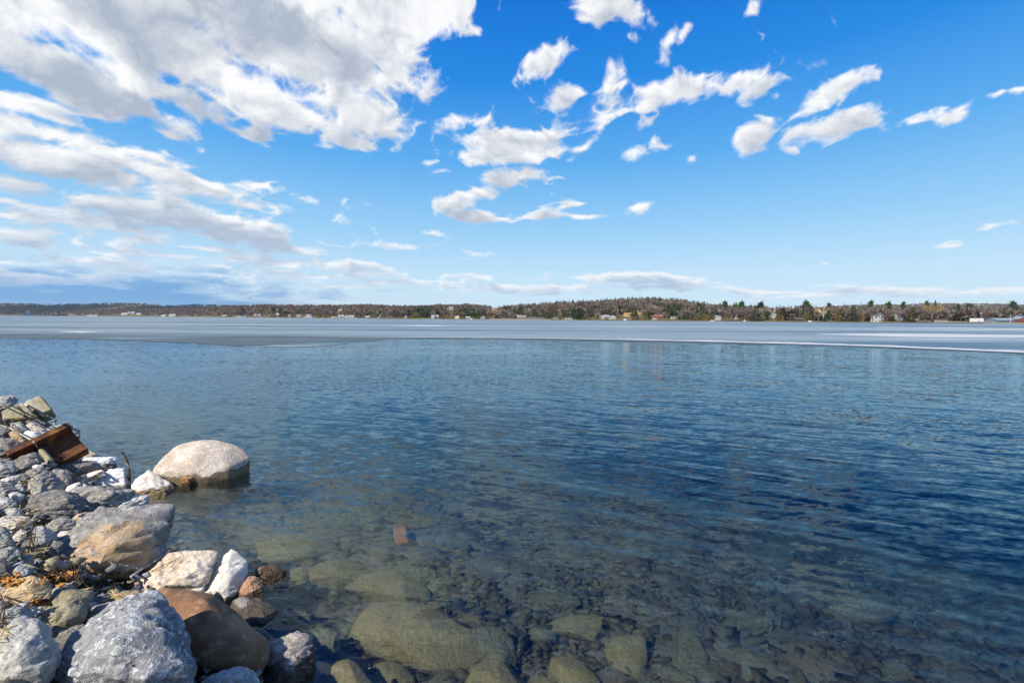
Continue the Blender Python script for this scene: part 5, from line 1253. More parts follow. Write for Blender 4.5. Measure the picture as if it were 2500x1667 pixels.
def house(label, short, x0, x1, yt, yb, wall='white', roof='roof', style='side', cols=3, rows=1, cat='house', name='house', chimney=False, rot=0, D=None, group=None, roof_f=.42):
    px = (x0 + x1) / 2; D = D or D_for(px, yb)
    k = D / FPX; w = max((x1 - x0) * k, 2.0); h = max((yb - yt) * k, 2.0); zb = float(tz(px, D)); zt = (horizon_y(px) - yb) * k + CAMZ
    dep = min(max(w * .7, 4), 11); z0 = 0.0
    root = empty(name, (xy(px, D), D + dep * .5, zt), R(rot)); tag(root, label, cat, group)
    if short: LAND.append((px, short))
    HOUSES.append((x0, x1, D + dep))
    wz = h * (1 - roof_f) if style != 'flat' else h * .94
    X0, X1, Y0, Y1 = -w / 2, w / 2, -dep / 2, dep / 2
    along = 'y' if style == 'front' else 'x'
    found = min(-1.5, zb - zt - 1.0)
    bm_obj('wall', [(X0, X1, Y0, Y1, found, wz)], wall, root, (lambda bm: gable(bm, X0, X1, Y0, Y1, wz, h - .1, along)) if style != 'flat' else None)
    if style == 'flat': bm_obj('roof', [(X0 - .3, X1 + .3, Y0 - .3, Y1 + .3, wz + .003, h)], roof, root)
    else: rf = bm_obj('roof', [], roof, root, lambda bm: pitched(bm, X0, X1, Y0, Y1, wz - .05, h - .2, along))
    if style == 'wing':                       # a front gable standing before the long side
        gw = w * .34; gx = -w * .18
        bm_obj('gable_wing', [(gx - gw / 2, gx + gw / 2, Y0 - 1.4, Y0 - .02, found, wz)], wall, root, lambda bm: gable(bm, gx - gw / 2, gx + gw / 2, Y0 - 1.4, Y0 + dep * .4, wz, h - .35, 'y'))
        bm_obj('wing_roof', [], roof, root, lambda bm: pitched(bm, gx - gw / 2, gx + gw / 2, Y0 - 1.4, Y0 + dep * .4, wz - .04, h - .4, 'y', .2, .25))
    fy = Y0 - (1.4 if style == 'wing' else 0)
    for r in range(rows):
        for c in range(cols):
            cx = X0 + w * (c + .5) / cols; ww = min(w / cols * .5, 1.9); wh = wz / rows * .50; cz = wz * (r + .52) / rows
            y_ = Y0
            if style == 'wing' and abs(cx + w * .18) < w * .17 + ww / 2: y_ = Y0 - 1.4
            o = bm_obj('window', [(cx - ww / 2, cx + ww / 2, y_ - .05, y_ + .02, cz - wh / 2, cz + wh / 2)], 'glass', root)
    if style in ('front', 'wing') and rows > 1:
        cx = 0 if style == 'front' else -w * .18
        bm_obj('attic_window', [(cx - w * .05, cx + w * .05, fy - .05, fy + .02, wz + .1, wz + (h - wz) * .5)], 'glass', root)
    if chimney: bm_obj('chimney', [(X1 * .4, X1 * .4 + .9, -.4, .5, wz, h + 1.0)], 'brick', root)
    return root
H = house
# (order along the shore, far end first)
H('small white house in the shaded trees at the far end of the lake', 'the far white house', 52, 80, 765.8, 769.6, 'white', 'rooflight', 'side', 4, D=2700)
H('tall pale water tank like building above the far white house', None, 63, 69, 757.5, 764.5, 'white', 'rooflight', 'front', 1, D=2760, cat='building', name='building')
for a, b, c, d_, lb in [(296, 311, 763.6, 768.6, 'pale house with grey roof low among the first sunny trees'), (313, 318, 761.5, 765.5, 'tiny white house above the first sunny trees'), (321, 328, 761, 765.5, 'bright white gabled house above the first sunny trees'), (333, 344, 764, 768, 'white house partly behind brown trees on the far point'), (393, 404, 768, 773, 'white lakeside cottage next to the peach coloured house'), (212, 238, 769.2, 772, 'pale low boathouse at the tip of the far wooded point')]:
    H(lb, {'w': 'the peach house'}.get(lb[-1:] if 'peach' in lb else '', None), a, b, c, d_, 'white', 'rooflight', 'side', 2)
H('peach coloured house with white porch by the frozen lake', 'the peach house', 412, 420, 765.5, 772.5, 'peach', 'rooflight', 'front', 2, 2); H('white house joined beside the peach coloured house', None, 420.5, 428, 766.5, 772.5, 'white', 'rooflight', 'side', 2, 1)
H('brown low house with wide roof at the waterline', 'the low brown house', 541, 552, 769, 774.5, 'brown', 'rooflight', 'side', 3)
H('long pale boathouse with white gable at the waterline', 'the pale boathouse', 575, 600, 771.5, 775.6, 'white', 'roofblue', 'side', 5, cat='boathouse', name='boathouse')
H('small white house between bare trees above the pale boathouse', 'the small twin houses', 621, 626, 765.5, 771, 'white', 'rooflight', 'front', 1); H('small white house with blue grey roof beside its twin', None, 630, 637, 765.5, 771, 'white', 'roofblue', 'front', 2)
H('white roofed house behind a golden cedar', 'the white roofed house', 673, 681, 764.8, 769.6, 'white', 'rooflight', 'side', 2)
H('small blue grey house among golden cedars', None, 702, 709, 768, 773, 'grey', 'roofblue', 'front', 1); H('low blue roofed house among golden cedars', 'the blue roofed house', 724, 735, 768, 773.5, 'grey', 'roofblue', 'side', 2)
H('grey A shaped house with steep roof near the water', 'the steep grey house', 742, 762, 766, 777, 'grey', 'rooflight', 'front', 3, 1, roof_f=.8)
H('low cream cottage beside the row of white cottages', None, 808, 822, 773, 777.3, 'cream', 'rooflight', 'side', 3)
H('white cottage with two front gables on the shore', 'the white cottages', 825, 839, 768.5, 776.3, 'white', 'rooflight', 'wing', 4, 1); H('white cottage with grey roof next to the two gabled cottage', None, 841, 850, 769, 776.3, 'white', 'rooflight', 'front', 2, 2); H('long white cottage closing the row of white cottages', None, 851, 864, 769.5, 776.5, 'white', 'rooflight', 'side', 4, 1)
H('white house up the slope above the white cottages', None, 826, 835, 755, 760, 'white', 'rooflight', 'wing', 3, 1)
H('open pale roofed pavilion by the water', 'the pavilion', 891, 902, 771.3, 777.8, 'grey', 'rooflight', 'side', 3, cat='pavilion', name='pavilion')
H('narrow white shed among golden cedars', 'the narrow white shed', 988, 993, 770, 778, 'white', 'rooflight', 'front', 1, cat='shed', name='shed')
H('white house with dark windows behind a golden cedar', 'the white cedar house', 1053, 1070, 769, 778.5, 'white', 'rooflight', 'wing', 5, 1)
H('white hilltop house with two gables among bare trees', None, 1096, 1106, 749.5, 757, 'white', 'rooflight', 'wing', 3, 1); H('small white hilltop house beside the two gabled hilltop house', None, 1088, 1093, 751, 756, 'white', 'rooflight', 'front', 1)
H('pale yellow and white house between golden cedars', 'the yellow and white house', 1110, 1122, 769.5, 779, 'cream', 'rooflight', 'front', 2, 2)
H('low white boathouse at the waterline before bare trees', 'the low white boathouse', 1137, 1148, 772.5, 778, 'white', 'rooflight', 'side', 3, cat='boathouse', name='boathouse')
H('grey house with white trim and steep gable', 'the steep gabled house', 1173, 1184, 771, 780, 'grey', 'rooflight', 'front', 2, 2)
H('large white house standing high on the slope', 'the high white house', 1199, 1213, 748.5, 756.5, 'white', 'rooflight', 'wing', 4, 1)
H('white bungalow behind a row of bare trunks', 'the white bungalows', 1260, 1271, 769, 775, 'white', 'rooflight', 'side', 3); H('second white bungalow behind bare trunks, nearer the long boathouse', None, 1273, 1285, 770.5, 775, 'white', 'rooflight', 'side', 3)
H('long dark roofed boathouse with white arches', 'the long boathouse', 1291, 1306, 774, 781.4, 'beige', 'roof', 'side', 4, cat='boathouse', name='boathouse', roof_f=.5); H('dark roofed boathouse wing with wide white doors', None, 1308.5, 1330, 774.8, 781.2, 'beige', 'roof', 'side', 5, cat='boathouse', name='boathouse', roof_f=.45)
H('small white cottage behind a golden cedar on the green lawn', 'the lawn cottage', 1351, 1360, 773.5, 778, 'white', 'roof', 'side', 2); H('small cream cottage up among bare orange tinged trees', None, 1362, 1369, 756.5, 760, 'white', 'rooflight', 'side', 2)
H('white double decked boathouse with a dark gabled roof', 'the white boathouse', 1381, 1397, 774.3, 782.4, 'white', 'roof', 'side', 2, 2, cat='boathouse', name='boathouse', roof_f=.25)
H('white gabled house behind a dark evergreen', 'the gabled white house', 1443, 1453, 762.5, 771, 'white', 'rooflight', 'front', 2, 2)
H('sprawling white house with several gables', 'the sprawling white house', 1465, 1488, 769, 778.5, 'white', 'rooflight', 'wing', 6, 1); H('white gabled wing at the end of the sprawling white house', None, 1489, 1504, 769.5, 778.8, 'white', 'rooflight', 'front', 3, 1)
H('white house with grey gables hidden high among trees', None, 1509, 1526, 755.5, 762.5, 'white', 'rooflight', 'wing', 4, 1)
H('large yellow mansion with a flat grey roof', 'the yellow mansion', 1548.5, 1567, 758, 771.5, 'yellow', 'rooflight', 'flat', 4, 2, chimney=True, cat='mansion', name='mansion'); H('lower yellow wing of the mansion', None, 1526, 1547.8, 763, 772.5, 'yellow', 'roofbrown', 'flat', 5, 1, cat='mansion wing', name='mansion')
H('reddish brick house with tile roof above the gazebo', 'the brick house', 1600, 1620, 768.5, 778, 'brick', 'rooftile', 'wing', 4, 1); H('tan garage wing beside the reddish brick house', None, 1588, 1599, 769.5, 776, 'beige', 'rooftile', 'side', 3, cat='garage', name='garage')
H('small white gazebo on posts before the brick house', None, 1595, 1603, 777.3, 782.4, 'white', 'rooflight', 'side', 2, cat='gazebo', name='gazebo')
H('pale house with a white gable behind bare trunks', 'the pale gabled house', 1640, 1655, 771.5, 778.5, 'beige', 'roof', 'wing', 4, 1)
H('tall white house with twin chimneys at the water', 'the tall white house', 1747, 1761, 770, 784, 'white', 'rooflight', 'front', 3, 2, roof_f=.3)
H('white shed like cottage with picture window behind a bare tree', None, 1795, 1801, 774, 780, 'white', 'rooflight', 'front', 1)
H('square red brick building rising over the trees', 'the red brick tower', 1876, 1890, 751.5, 764, 'brick', 'rooflight', 'flat', 3, 2, cat='building', name='building'); H('pale building with an arched window beside the red brick building', None, 1892.5, 1902, 754, 764, 'beige', 'rooflight', 'flat', 2, 1, cat='building', name='building')
H('white house with rows of dark windows under the red brick building', 'the many windowed house', 1881, 1896, 763.5, 777.5, 'white', 'rooflight', 'front', 4, 3, roof_f=.28)
H('white house with a grey roof above the green lawn', 'the lawn house', 1925, 1937, 764, 774.5, 'white', 'roof', 'side', 4, 2, roof_f=.35)
H('low dark boathouse with a white round window', 'the dark boathouse', 1942, 1963, 775.5, 783.5, 'dark', 'roof', 'side', 2, cat='boathouse', name='boathouse')
H('big white house with two gables behind a golden cedar', 'the double gabled house', 1969, 1981, 766.5, 779, 'white', 'roof', 'front', 3, 2); H('second half of the white double gabled house, partly behind a conifer', None, 1983, 1992, 767, 778, 'white', 'roof', 'front', 2, 2)
H('white bungalow with dark windows beside a tall golden cedar', 'the dark windowed bungalow', 2018, 2031, 772, 783, 'white', 'roof', 'side', 4, 1)
H('white house high over a red shrub', 'the red shrub house', 2063, 2076, 766, 778.5, 'white', 'rooflight', 'side', 3, 2); H('pale house with white eaves behind a dark conifer', None, 2090, 2100, 766, 775, 'grey', 'rooflight', 'side', 2, 1)
H('white lakeside house with dark lower storey and deck', 'the dark deck house', 2137, 2159, 763.5, 786.5, 'white', 'roof', 'wing', 5, 2)
H('white house with large windows among bare trees', 'the large windowed house', 2177, 2194, 768.5, 778.5, 'white', 'rooflight', 'wing', 4, 1); H('blue grey house joined to the large windowed white house', None, 2195, 2206, 770, 779.5, 'blue', 'roof', 'side', 3, 1)
H('white house row with arched openings, first of three', 'the white house row', 2225, 2236, 773.2, 779.5, 'white', 'rooflight', 'front', 2); H('white middle house of the arched row', None, 2238, 2249, 773, 781, 'white', 'roof', 'front', 2); H('white last house of the arched row beside a grey shed', None, 2251, 2264, 774.3, 782, 'white', 'rooflight', 'side', 3)
H('grey gabled boat shed at the waterline', 'the grey boat shed', 2265.5, 2275, 781.8, 788.5, 'grey', 'roof', 'front', 1, cat='shed', name='shed')
H('white garage row above the stone wall', 'the stone wall', 2290, 2317.5, 778.5, 784.2, 'white', 'roofbrown', 'side', 5, cat='garage', name='garage'); H('white ranch house behind the garage row', None, 2312, 2332, 772.5, 778, 'white', 'rooflight', 'side', 4)
H('white house behind the rounded dark evergreen', None, 2349, 2357, 772, 779, 'white', 'rooflight', 'front', 2)
H('long blue grey clubhouse with low roof beside the white mast', 'the blue clubhouse', 2434, 2486, 776.5, 789.5, 'blue', 'roofblue', 'side', 9, 1, cat='clubhouse', name='clubhouse'); H('blue grey roofed hall behind the clubhouse', None, 2473, 2497, 769.5, 780, 'grey', 'roofblue', 'side', 3, cat='building', name='building')
H('dark red gabled building at the end of the clubhouse', 'the red gabled building', 2487.5, 2512, 772, 789.5, 'redbarn', 'roofblue', 'front', 3, 1, cat='building', name='building')
# ---- boats, docks, mast, lamp, walls, lawns
def hull(label, x0, x1, yt, yb, cat='boat', col='metal', D=None, cabin=True):
    px = (x0 + x1) / 2; D = D or float(DS(px)) * 1.004; k = D / FPX; L = (x1 - x0) * k; h = max((yb - yt) * k, .6)
    root = empty('boat', (xy(px, D), D, (horizon_y(px) - yb) * k + CAMZ), R(tree_rng.uniform(-12, 12))); tag(root, label, cat)
    V, F = [], []
    st = [(-.5, .8, 0), (-.25, 1, 0), (.1, 1, 0), (.35, .7, .08), (.5, .08, .22)]
    wdt = min(L * .32, 2.6) / 2; hh = h * (.6 if cabin else .95)
    for s_, wf, rise in st:
        for yy, zz in ((-wdt * wf, hh), (-wdt * wf * .7, .1 * hh), (0, rise * hh), (wdt * wf * .7, .1 * hh), (wdt * wf, hh)): V.append((s_ * L, yy, zz * (1 + rise) if zz > .5 * hh else zz + rise * hh))
    for i in range(4):
        for j in range(4): F.append((i * 5 + j, (i + 1) * 5 + j, (i + 1) * 5 + j + 1, i * 5 + j + 1))
        F.append((i * 5 + 4, (i + 1) * 5 + 4, (i + 1) * 5, i * 5))
    F.append((0, 1, 2, 3, 4)); F.append((24, 23, 22, 21, 20))
    link('hull', mesh('hull', V, F), PM[col], root)
    if cabin: bm_obj('cabin', [(-L * .3, L * .12, -wdt * .6, wdt * .6, hh * .98, h)], 'metal', root); bm_obj('windscreen', [(L * .121, L * .135, -wdt * .55, wdt * .55, hh, h * .95)], 'glass', root)
for a in [('white covered boat on the shore beside the white cottages', 865, 872, 775.5, 778), ('white boat drawn up below the low white boathouse', 1146, 1158, 777.5, 780.5), ('white motor boat below the yellow mansion', 1522, 1532, 778.6, 784), ('long white pontoon boat beside the tall white house', 1733, 1747, 781.6, 785.2),
          ('white shrink wrapped boat below the double gabled house', 1972, 1985, 782.8, 787.5), ('white open boat before the dark deck house', 2128, 2145, 786, 789.8), ('white rowing boat below the grey boat shed', 2266, 2279, 788.2, 790.8), ('white sailboat hull on the lawn edge before the clubhouse', 2422, 2436, 788, 791.2),
          ('small white boat on the ice edge before the white boathouse', 1429, 1436, 780.8, 782.8), ('tiny white boat under the bare trees near the tall white house', 1815, 1822, 781.5, 784.5)]:
    hull(*a, cabin='rowing' not in a[0] and 'open' not in a[0])
def slide():
    D = float(DS(927)) * 1.01; k = D / FPX; root = empty('water_slide', (xy(927, D), D, 1.0)); tag(root, 'white leaning slide or mast on the shore beyond the pavilion', 'water slide')
    tube('rail', [Vector((-3, 0, -.5)), Vector((0, 0, 3)), Vector((2.4, 0, 8.2))], .55, .45, PM['metal'], root); tube('post', [Vector((2.3, .4, -.5)), Vector((2.3, .2, 8.0))], .25, .2, PM['metal'], root)
slide()
def pole(label, cat, name, px, yt, yb, r, D, arm=None, lamp=False):
    k = D / FPX; h = (yb - yt) * k; root = empty(name, (xy(px, D), D, (horizon_y(px) - yb) * k + CAMZ)); tag(root, label, cat)
    tube('pole', [Vector((0, 0, -.5)), Vector((0, 0, h / 2)), Vector((0, 0, h))], r, r * .7, PM['metal'], root)
    if arm: tube('yard_arm', [Vector((-arm, 0, h * .58)), Vector((0, 0, h * .58)), Vector((arm, 0, h * .58))], r * .6, r * .6, PM['metal'], root)
    if lamp: bm_obj('lamp_head', [(-.5, .5, -.3, .3, h, h + .7)], 'metal', root)
    return root
pole('tall white flag mast with a cross yard before the blue clubhouse', 'flag mast', 'flag_mast', 2467, 767.5, 790.5, .16, float(DS(2467)) * 1.006, 1.6)
pole('pale street lamp behind the yellow lawn', 'street lamp', 'street_lamp', 2394.5, 765, 778.5, .10, 425, lamp=True)
def wall(label, name, x0, x1, yt, yb, mat, D, cat):
    px = (x0 + x1) / 2; k = D / FPX; w = (x1 - x0) * k; zt = (horizon_y(px) - yt) * k + CAMZ; bx = xy(px, D)
    root = empty(name, (bx, D, 0)); tag(root, label, cat)
    bm_obj('stone_face' if mat == 'stone' else 'panel', [(-w / 2, w / 2, 0, .5, -.5, zt)], mat, root); bm_obj('coping', [(-w / 2 - .1, w / 2 + .1, -.08, .58, zt + .003, zt + .14)], 'deck', root)
wall('long brown stone retaining wall at the waterline below the garage row', 'retaining_wall', 2281, 2361, 784.6, 790, 'stone', float(DS(2320)) * 1.008, 'wall')
wall('low pale fence behind the yellow lawn', 'fence', 2368, 2402, 777, 780, 'metal', 432, 'fence')
wall('low wooden bulkhead under the pavilion', 'bulkhead', 880, 990, 777.8, 779.6, 'deck', float(DS(935)) * 1.006, 'wall')
def sheet(name, label, x0, x1, f0, f1, mat, cat):
    xs = np.arange(x0, x1 + 1, 4.0); V, F = [], []
    for i, p in enumerate(xs):
        for j in range(6):
            D = float(DS(p)) * (f0 + (f1 - f0) * j / 5); V.append((xy(p, D), D, float(tz(p, D)) + .10))
            if i and j: a = i * 6 + j; F.append((a - 7, a - 1, a, a - 6))
    tag(link(name, mesh(name, V, F), PM[mat]), label, cat, kind='structure')
sheet('lawn', 'yellow green winter lawn beside the blue clubhouse', 2362, 2434, 1.006, 1.10, 'lawn', 'lawn'); sheet('lawn', 'green lawn above the white boathouse', 1318, 1412, 1.010, 1.14, 'lawn', 'lawn'); sheet('lawn', 'yellow lawn before the sprawling white house', 1458, 1545, 1.010, 1.06, 'lawn', 'lawn')
sheet('lawn', 'small green lawn between the cedars below the lawn house', 1908, 1930, 1.010, 1.08, 'lawn', 'lawn'); sheet('beach', 'sunlit tan reed beach before the bare trunks', 1196, 1292, .998, 1.035, 'beach', 'beach'); sheet('beach', 'tan beach strip before the long boathouse', 1292, 1345, .997, 1.008, 'beach', 'beach')
sheet('beach', 'pale gravel strip at the foot of the flag mast', 2405, 2560, .996, 1.006, 'beach', 'beach')

# ---- trees one can tell apart
T = tree
for kd, px, yt, yb, w in [('pine', 1970, 735, 772, 27), ('pine', 2022, 739, 774, 15), ('conifer', 2057, 736.5, 778, 17), ('conifer', 2083, 744, 786, 16), ('conifer', 2100, 735.5, 774, 14), ('pine', 2124, 733, 772, 16), ('conifer', 2116, 736, 774, 9), ('conifer', 1903, 740, 772, 17), ('conifer', 1845, 747, 786, 19), ('pine', 1855, 737, 774, 24),
  ('conifer', 1831, 738, 774, 8), ('conifer', 1841, 739, 774, 10), ('pine', 1770, 735, 772, 21), ('pine', 1808, 736, 772, 22), ('conifer', 1878, 746, 770, 9), ('conifer', 1885, 746, 770, 9), ('conifer', 1924, 742, 772, 10), ('conifer', 1930, 743, 774, 11), ('pine', 1944, 747, 774, 10), ('conifer', 1985, 741, 774, 9), ('conifer', 1991, 742, 776, 11), ('conifer', 2001, 744, 776, 9), ('conifer', 2011, 742, 776, 8), ('bare', 1818, 748, 783.5, 25), ('bare', 1788, 750, 782, 22), ('bare', 1975, 746, 782, 30), ('birch', 2010, 748, 785, 22),
  ('bare', 2040, 748, 784, 26), ('bare', 2062, 748, 784, 22), ('bare', 2130, 746, 786, 30), ('bare', 2148, 748, 780, 22), ('cedar', 1860, 767, 786, 8), ('cedar', 1898, 766, 785, 9), ('cedar', 1907, 767, 785, 11), ('cedar', 2046, 762, 787.3, 14), ('cedar', 1968, 760, 784, 10), ('cedar', 2085, 765, 787, 8), ('cedar', 2106, 768, 787, 7), ('dome', 1945, 752, 780, 17), ('conifer', 1980, 748, 782, 12), ('conifer', 2000, 749, 782, 15), ('conifer', 2012, 764, 786, 9),
  ('pine', 2167, 737, 774, 21), ('pine', 2205, 736, 774, 14), ('pine', 2263, 735.5, 774, 16), ('pine', 2283, 736, 774, 9), ('amber', 2275, 740, 786, 34), ('bare', 2303, 741, 782, 30), ('dome', 2335, 747, 781, 24), ('pine', 2365, 742, 780, 24), ('bare', 2388, 745, 780, 22), ('bare', 2405, 758, 786, 18), ('dome', 2427, 756, 779, 24), ('bare', 2446, 752, 778, 26), ('pine', 2470, 735, 778, 21), ('conifer', 2485, 739, 777, 14), ('conifer', 2499, 738.5, 777, 12), ('conifer', 2440, 743, 775, 14), ('conifer', 2455, 741, 775, 14), ('bare', 2165, 750, 786, 26),
  ('shrub', 2160, 768, 788, 24), ('bare', 2213, 750, 786, 26), ('conifer', 2222, 748, 787, 14), ('cedar', 2223, 765, 787.5, 9), ('bare', 2242, 747, 784, 26), ('bare', 2258, 752, 783, 22), ('dome', 2277, 778, 789, 9), ('bare', 2286, 756, 786, 24), ('bare', 2195, 751, 783, 20), ('amber', 1328, 738.5, 775, 20), ('amber', 1375, 738, 770, 21), ('cedar', 1337, 757, 778.5, 9), ('pine', 1415, 751, 781, 27), ('pine', 1402, 756, 780, 18), ('cedar', 1368, 768, 780, 8), ('cedar', 1392, 768, 777, 7),
  ('cedar', 1433, 769, 781.5, 12), ('cedar', 1424, 770, 781, 9), ('cedar', 1457, 763, 779, 11), ('cedar', 1481, 773, 781, 8), ('conifer', 1488, 755, 770, 10), ('cedar', 1549, 768, 781.5, 14), ('cedar', 1568, 771, 782, 9), ('dome', 1558, 772, 782, 10), ('cedar', 1576, 772, 782, 6), ('pine', 1585, 760, 782, 14), ('pine', 1510, 745, 768, 13), ('conifer', 1517, 744, 768, 12), ('conifer', 1532, 746, 766, 9), ('conifer', 1551, 742, 764, 11), ('pine', 1600, 741, 766, 22), ('pine', 1611, 742, 768, 12), ('conifer', 1627, 746, 776, 11), ('conifer', 1637, 748, 776, 10), ('conifer', 1647, 746, 776, 12), ('conifer', 1687, 745, 778, 15), ('conifer', 1738, 747, 782, 12),
  ('cedar', 1700, 769, 784, 15), ('shrub', 1703, 767, 784, 14), ('cedar', 1719, 766, 784, 10), ('conifer', 1716, 758, 782, 8), ('shrub', 1728, 767, 784, 15), ('cedar', 1742, 769, 784, 10), ('shrub', 1770, 774, 785, 15), ('shrub', 1784, 772, 785, 12), ('shrub', 1832, 776, 786, 16), ('bare', 1798, 752, 784, 20), ('bare', 1627, 760, 782, 18), ('bare', 1664, 757, 782, 24), ('bare', 1675, 762, 781, 18), ('bare', 1777, 755, 783, 20), ('pine', 1706, 740, 768, 17), ('dome', 1712, 752, 776, 12), ('birch', 1291, 752, 776, 7), ('pine', 1232, 750, 768, 14), ('amber', 1202, 756, 779, 12), ('amber', 1219, 752, 779, 13),
  ('conifer', 1211, 757, 778, 5), ('dome', 1236, 750, 764, 12), ('conifer', 1342, 752, 777, 8), ('cedar', 1094, 764, 779, 10), ('cedar', 1079, 770, 779.5, 14), ('cedar', 1063, 769, 779, 5), ('cedar', 1106, 768, 779, 9), ('cedar', 1124, 770, 780, 6), ('cedar', 1133, 772, 780, 5), ('cedar', 1158, 772, 780, 12), ('cedar', 1166, 773, 780, 9), ('cedar', 1188, 770, 780.5, 7), ('cedar', 1014, 762, 779, 19), ('cedar', 1002, 770, 779, 12), ('cedar', 976, 766, 778.5, 10), ('pine', 998, 755, 777, 14), ('pine', 1019, 753, 776, 16), ('pine', 1030, 752, 776, 13), ('pine', 1043, 756, 777, 14), ('pine', 1068, 754, 777, 10), ('dome', 965, 757, 778, 16), ('pine', 928, 758, 777, 12), ('bare', 950, 757, 778, 14), ('bare', 1082, 757, 776, 20), ('bare', 1098, 752, 776, 18), ('conifer', 1158, 740.5, 756, 4), ('conifer', 1087, 741, 758, 4), ('cedar', 870, 769, 777, 7), ('bare', 880, 758, 777, 12), ('bare', 895, 757, 775, 12), ('bare', 858, 762, 771, 10),
  ('cedar', 666, 765, 776, 15), ('cedar', 698, 769, 776, 9), ('cedar', 716, 766, 776.5, 12), ('cedar', 780, 765, 777, 12), ('cedar', 795, 766, 777, 12), ('shrub', 804, 769, 777.5, 10), ('cedar', 560, 766, 775, 9), ('bare', 574, 757, 774, 10), ('bare', 612, 760, 774, 12), ('pine', 594, 752, 770, 12), ('pine', 668, 750, 768, 12), ('pine', 684, 752, 768, 10), ('amber', 640, 764, 775, 10), ('bare', 545, 760, 770, 20), ('shrub', 523, 763, 774, 14), ('conifer', 843, 741, 750, 3.5), ('conifer', 848, 741, 750, 3.5), ('conifer', 854, 741.5, 750, 3.5)]:
    T(kd, px, yt, yb, w)
# further trees along the front row, mixed as in the photo
_r = random.Random(5)
x = 196.0
while x < 2505:
    blocked = any(a - 2 < x < b + 2 for a, b, d in HOUSES)
    near_ = x > 1150
    scale_ = float(np.interp(x, [190, 600, 1000, 1500, 2000, 2500], [9, 14, 21, 26, 30, 30]))
    kd = _r.choices(['bare', 'bare', 'bare', 'amber', 'conifer', 'pine', 'cedar', 'shrub', 'dome', 'conifer'] if x > 600 else ['bare', 'amber', 'bare', 'shrub', 'cedar'], k=1)[0]
    if 2362 < x < 2500: kd = None
    if kd and len(TREES) < 286:
        sh = float(proj_y(x, DS(x), .9)); lift_ = _r.uniform(0, 3)
        if blocked: lift_ = 9 if x > 1000 else 5
        hh = scale_ * _r.uniform(.7, 1.1) * (.45 if kd in ('cedar', 'shrub') else 1)
        if not (blocked and kd in ('cedar', 'shrub')):
            T(kd, x, sh - lift_ - hh, sh - lift_, None)
    x += _r.uniform(6, 22) if near_ else _r.uniform(8, 30)
# labels that single each tree out: kind, then its order between two landmarks
LAND.sort(); ORD = ['first', 'second', 'third', 'fourth', 'fifth', 'sixth', 'seventh', 'eighth', 'ninth', 'tenth', 'eleventh', 'twelfth', 'thirteenth', 'fourteenth', 'fifteenth', 'sixteenth']
bins = {}
for px, o, kd in sorted(TREES, key=lambda t_: t_[0]):
    i = sum(1 for l in LAND if l[0] <= px)
    bins.setdefault((i, kd), []).append(o)
for (i, kd), os_ in bins.items():
    a = LAND[i - 1][1] if i else None; b = LAND[i][1] if i < len(LAND) else None
    for j, o in enumerate(os_):
        d_ = KIND[kd][0]
        if a and b: where = ('between ' + a + ' and ' + b) if len(os_) == 1 else ('from ' + a + ' towards ' + b)
        else: where = 'beyond ' + (a or b)
        lab = d_ + ' ' + where if len(os_) == 1 else ORD[j] + ' ' + d_ + ' ' + where
        tag(o, lab, KIND[kd][2], 'trees along the far shore')

# ---- the woods behind: one mass of crowns each
def wood_proto(kind, seed):
    rg = np.random.default_rng(seed); V, F = [], []
    n = 26
    for k in range(n):
        v = rg.normal(size=3); v /= np.linalg.norm(v)
        if kind == 'ever':
            z = rg.uniform(.1, 1) ; r = .26 * (1.05 - z); a = rg.uniform(0, 6.28); c = np.array([r * math.cos(a), r * math.sin(a), z]); s = .26 * (1.2 - z * .8); d = np.array([math.cos(a) * .6, math.sin(a) * .6, -.5])
        else:
            r = rg.uniform(.55, 1); c = np.array([v[0] * .36 * r, v[1] * .36 * r, .60 + v[2] * .36 * r]); s = .26; d = v + np.array([0, 0, .5])
        d = d / np.linalg.norm(d); sd = np.cross(d, rg.normal(size=3)); sd /= np.linalg.norm(sd); i = len(V)
        V += [c - d * s * .5 + sd * s * .4, c - d * s * .5 - sd * s * .4, c + d * s * .7]; F.append((i, i + 1, i + 2))
    if kind != 'ever':
        i = len(V); V += [np.array([-.018, 0, -.05]), np.array([.018, 0, -.05]), np.array([0, 0, .8])]; F.append((i, i + 1, i + 2))
    return np.array(V), np.array(F)
WP = {'ever': [wood_proto('ever', k) for k in range(5)], 'bare': [wood_proto('bare', 10 + k) for k in range(6)]}
def wood_mat(name, c1, c2, sc):
    mt, t, out = new_mat(name); P = wpos(t); n = t.noise(P, sc, 3, .6); g = t.noise(P, sc * 7, 2, .6)
    col = t.mix(t.ramp(n, .38, .62), c1, c2); col = t.mix(t.m('MULTIPLY', t.ramp(g, .35, .65), .5), col, (c1[0] * .5, c1[1] * .5, c1[2] * .5))
    pbsdf(t, out, col, .9, None, .1); return mt
def wood(name, label, pts, mats, seed):
    rg = np.random.default_rng(seed); Vs, Fs, Ms, off = [], [], [], 0
    for (x_, y_, z_, h, kd, mi) in pts:
        pv, pf = WP[kd][rg.integers(len(WP[kd]))]; a = rg.uniform(0, 6.28); ca, sa = math.cos(a), math.sin(a); w = h * (rg.uniform(.7, 1.1) if kd == 'ever' else rg.uniform(.85, 1.3))
        q = np.stack([(pv[:, 0] * ca - pv[:, 1] * sa) * w + x_, (pv[:, 0] * sa + pv[:, 1] * ca) * w + y_, pv[:, 2] * h + z_ - .3], -1)
        Vs.append(q); Fs.append(pf + off); off += len(pv); Ms.append(np.full(len(pf), mi))
    tag(link(name, np_mesh(name, np.concatenate(Vs), np.concatenate(Fs), mats, np.concatenate(Ms))), label, 'woodland', kind='stuff')
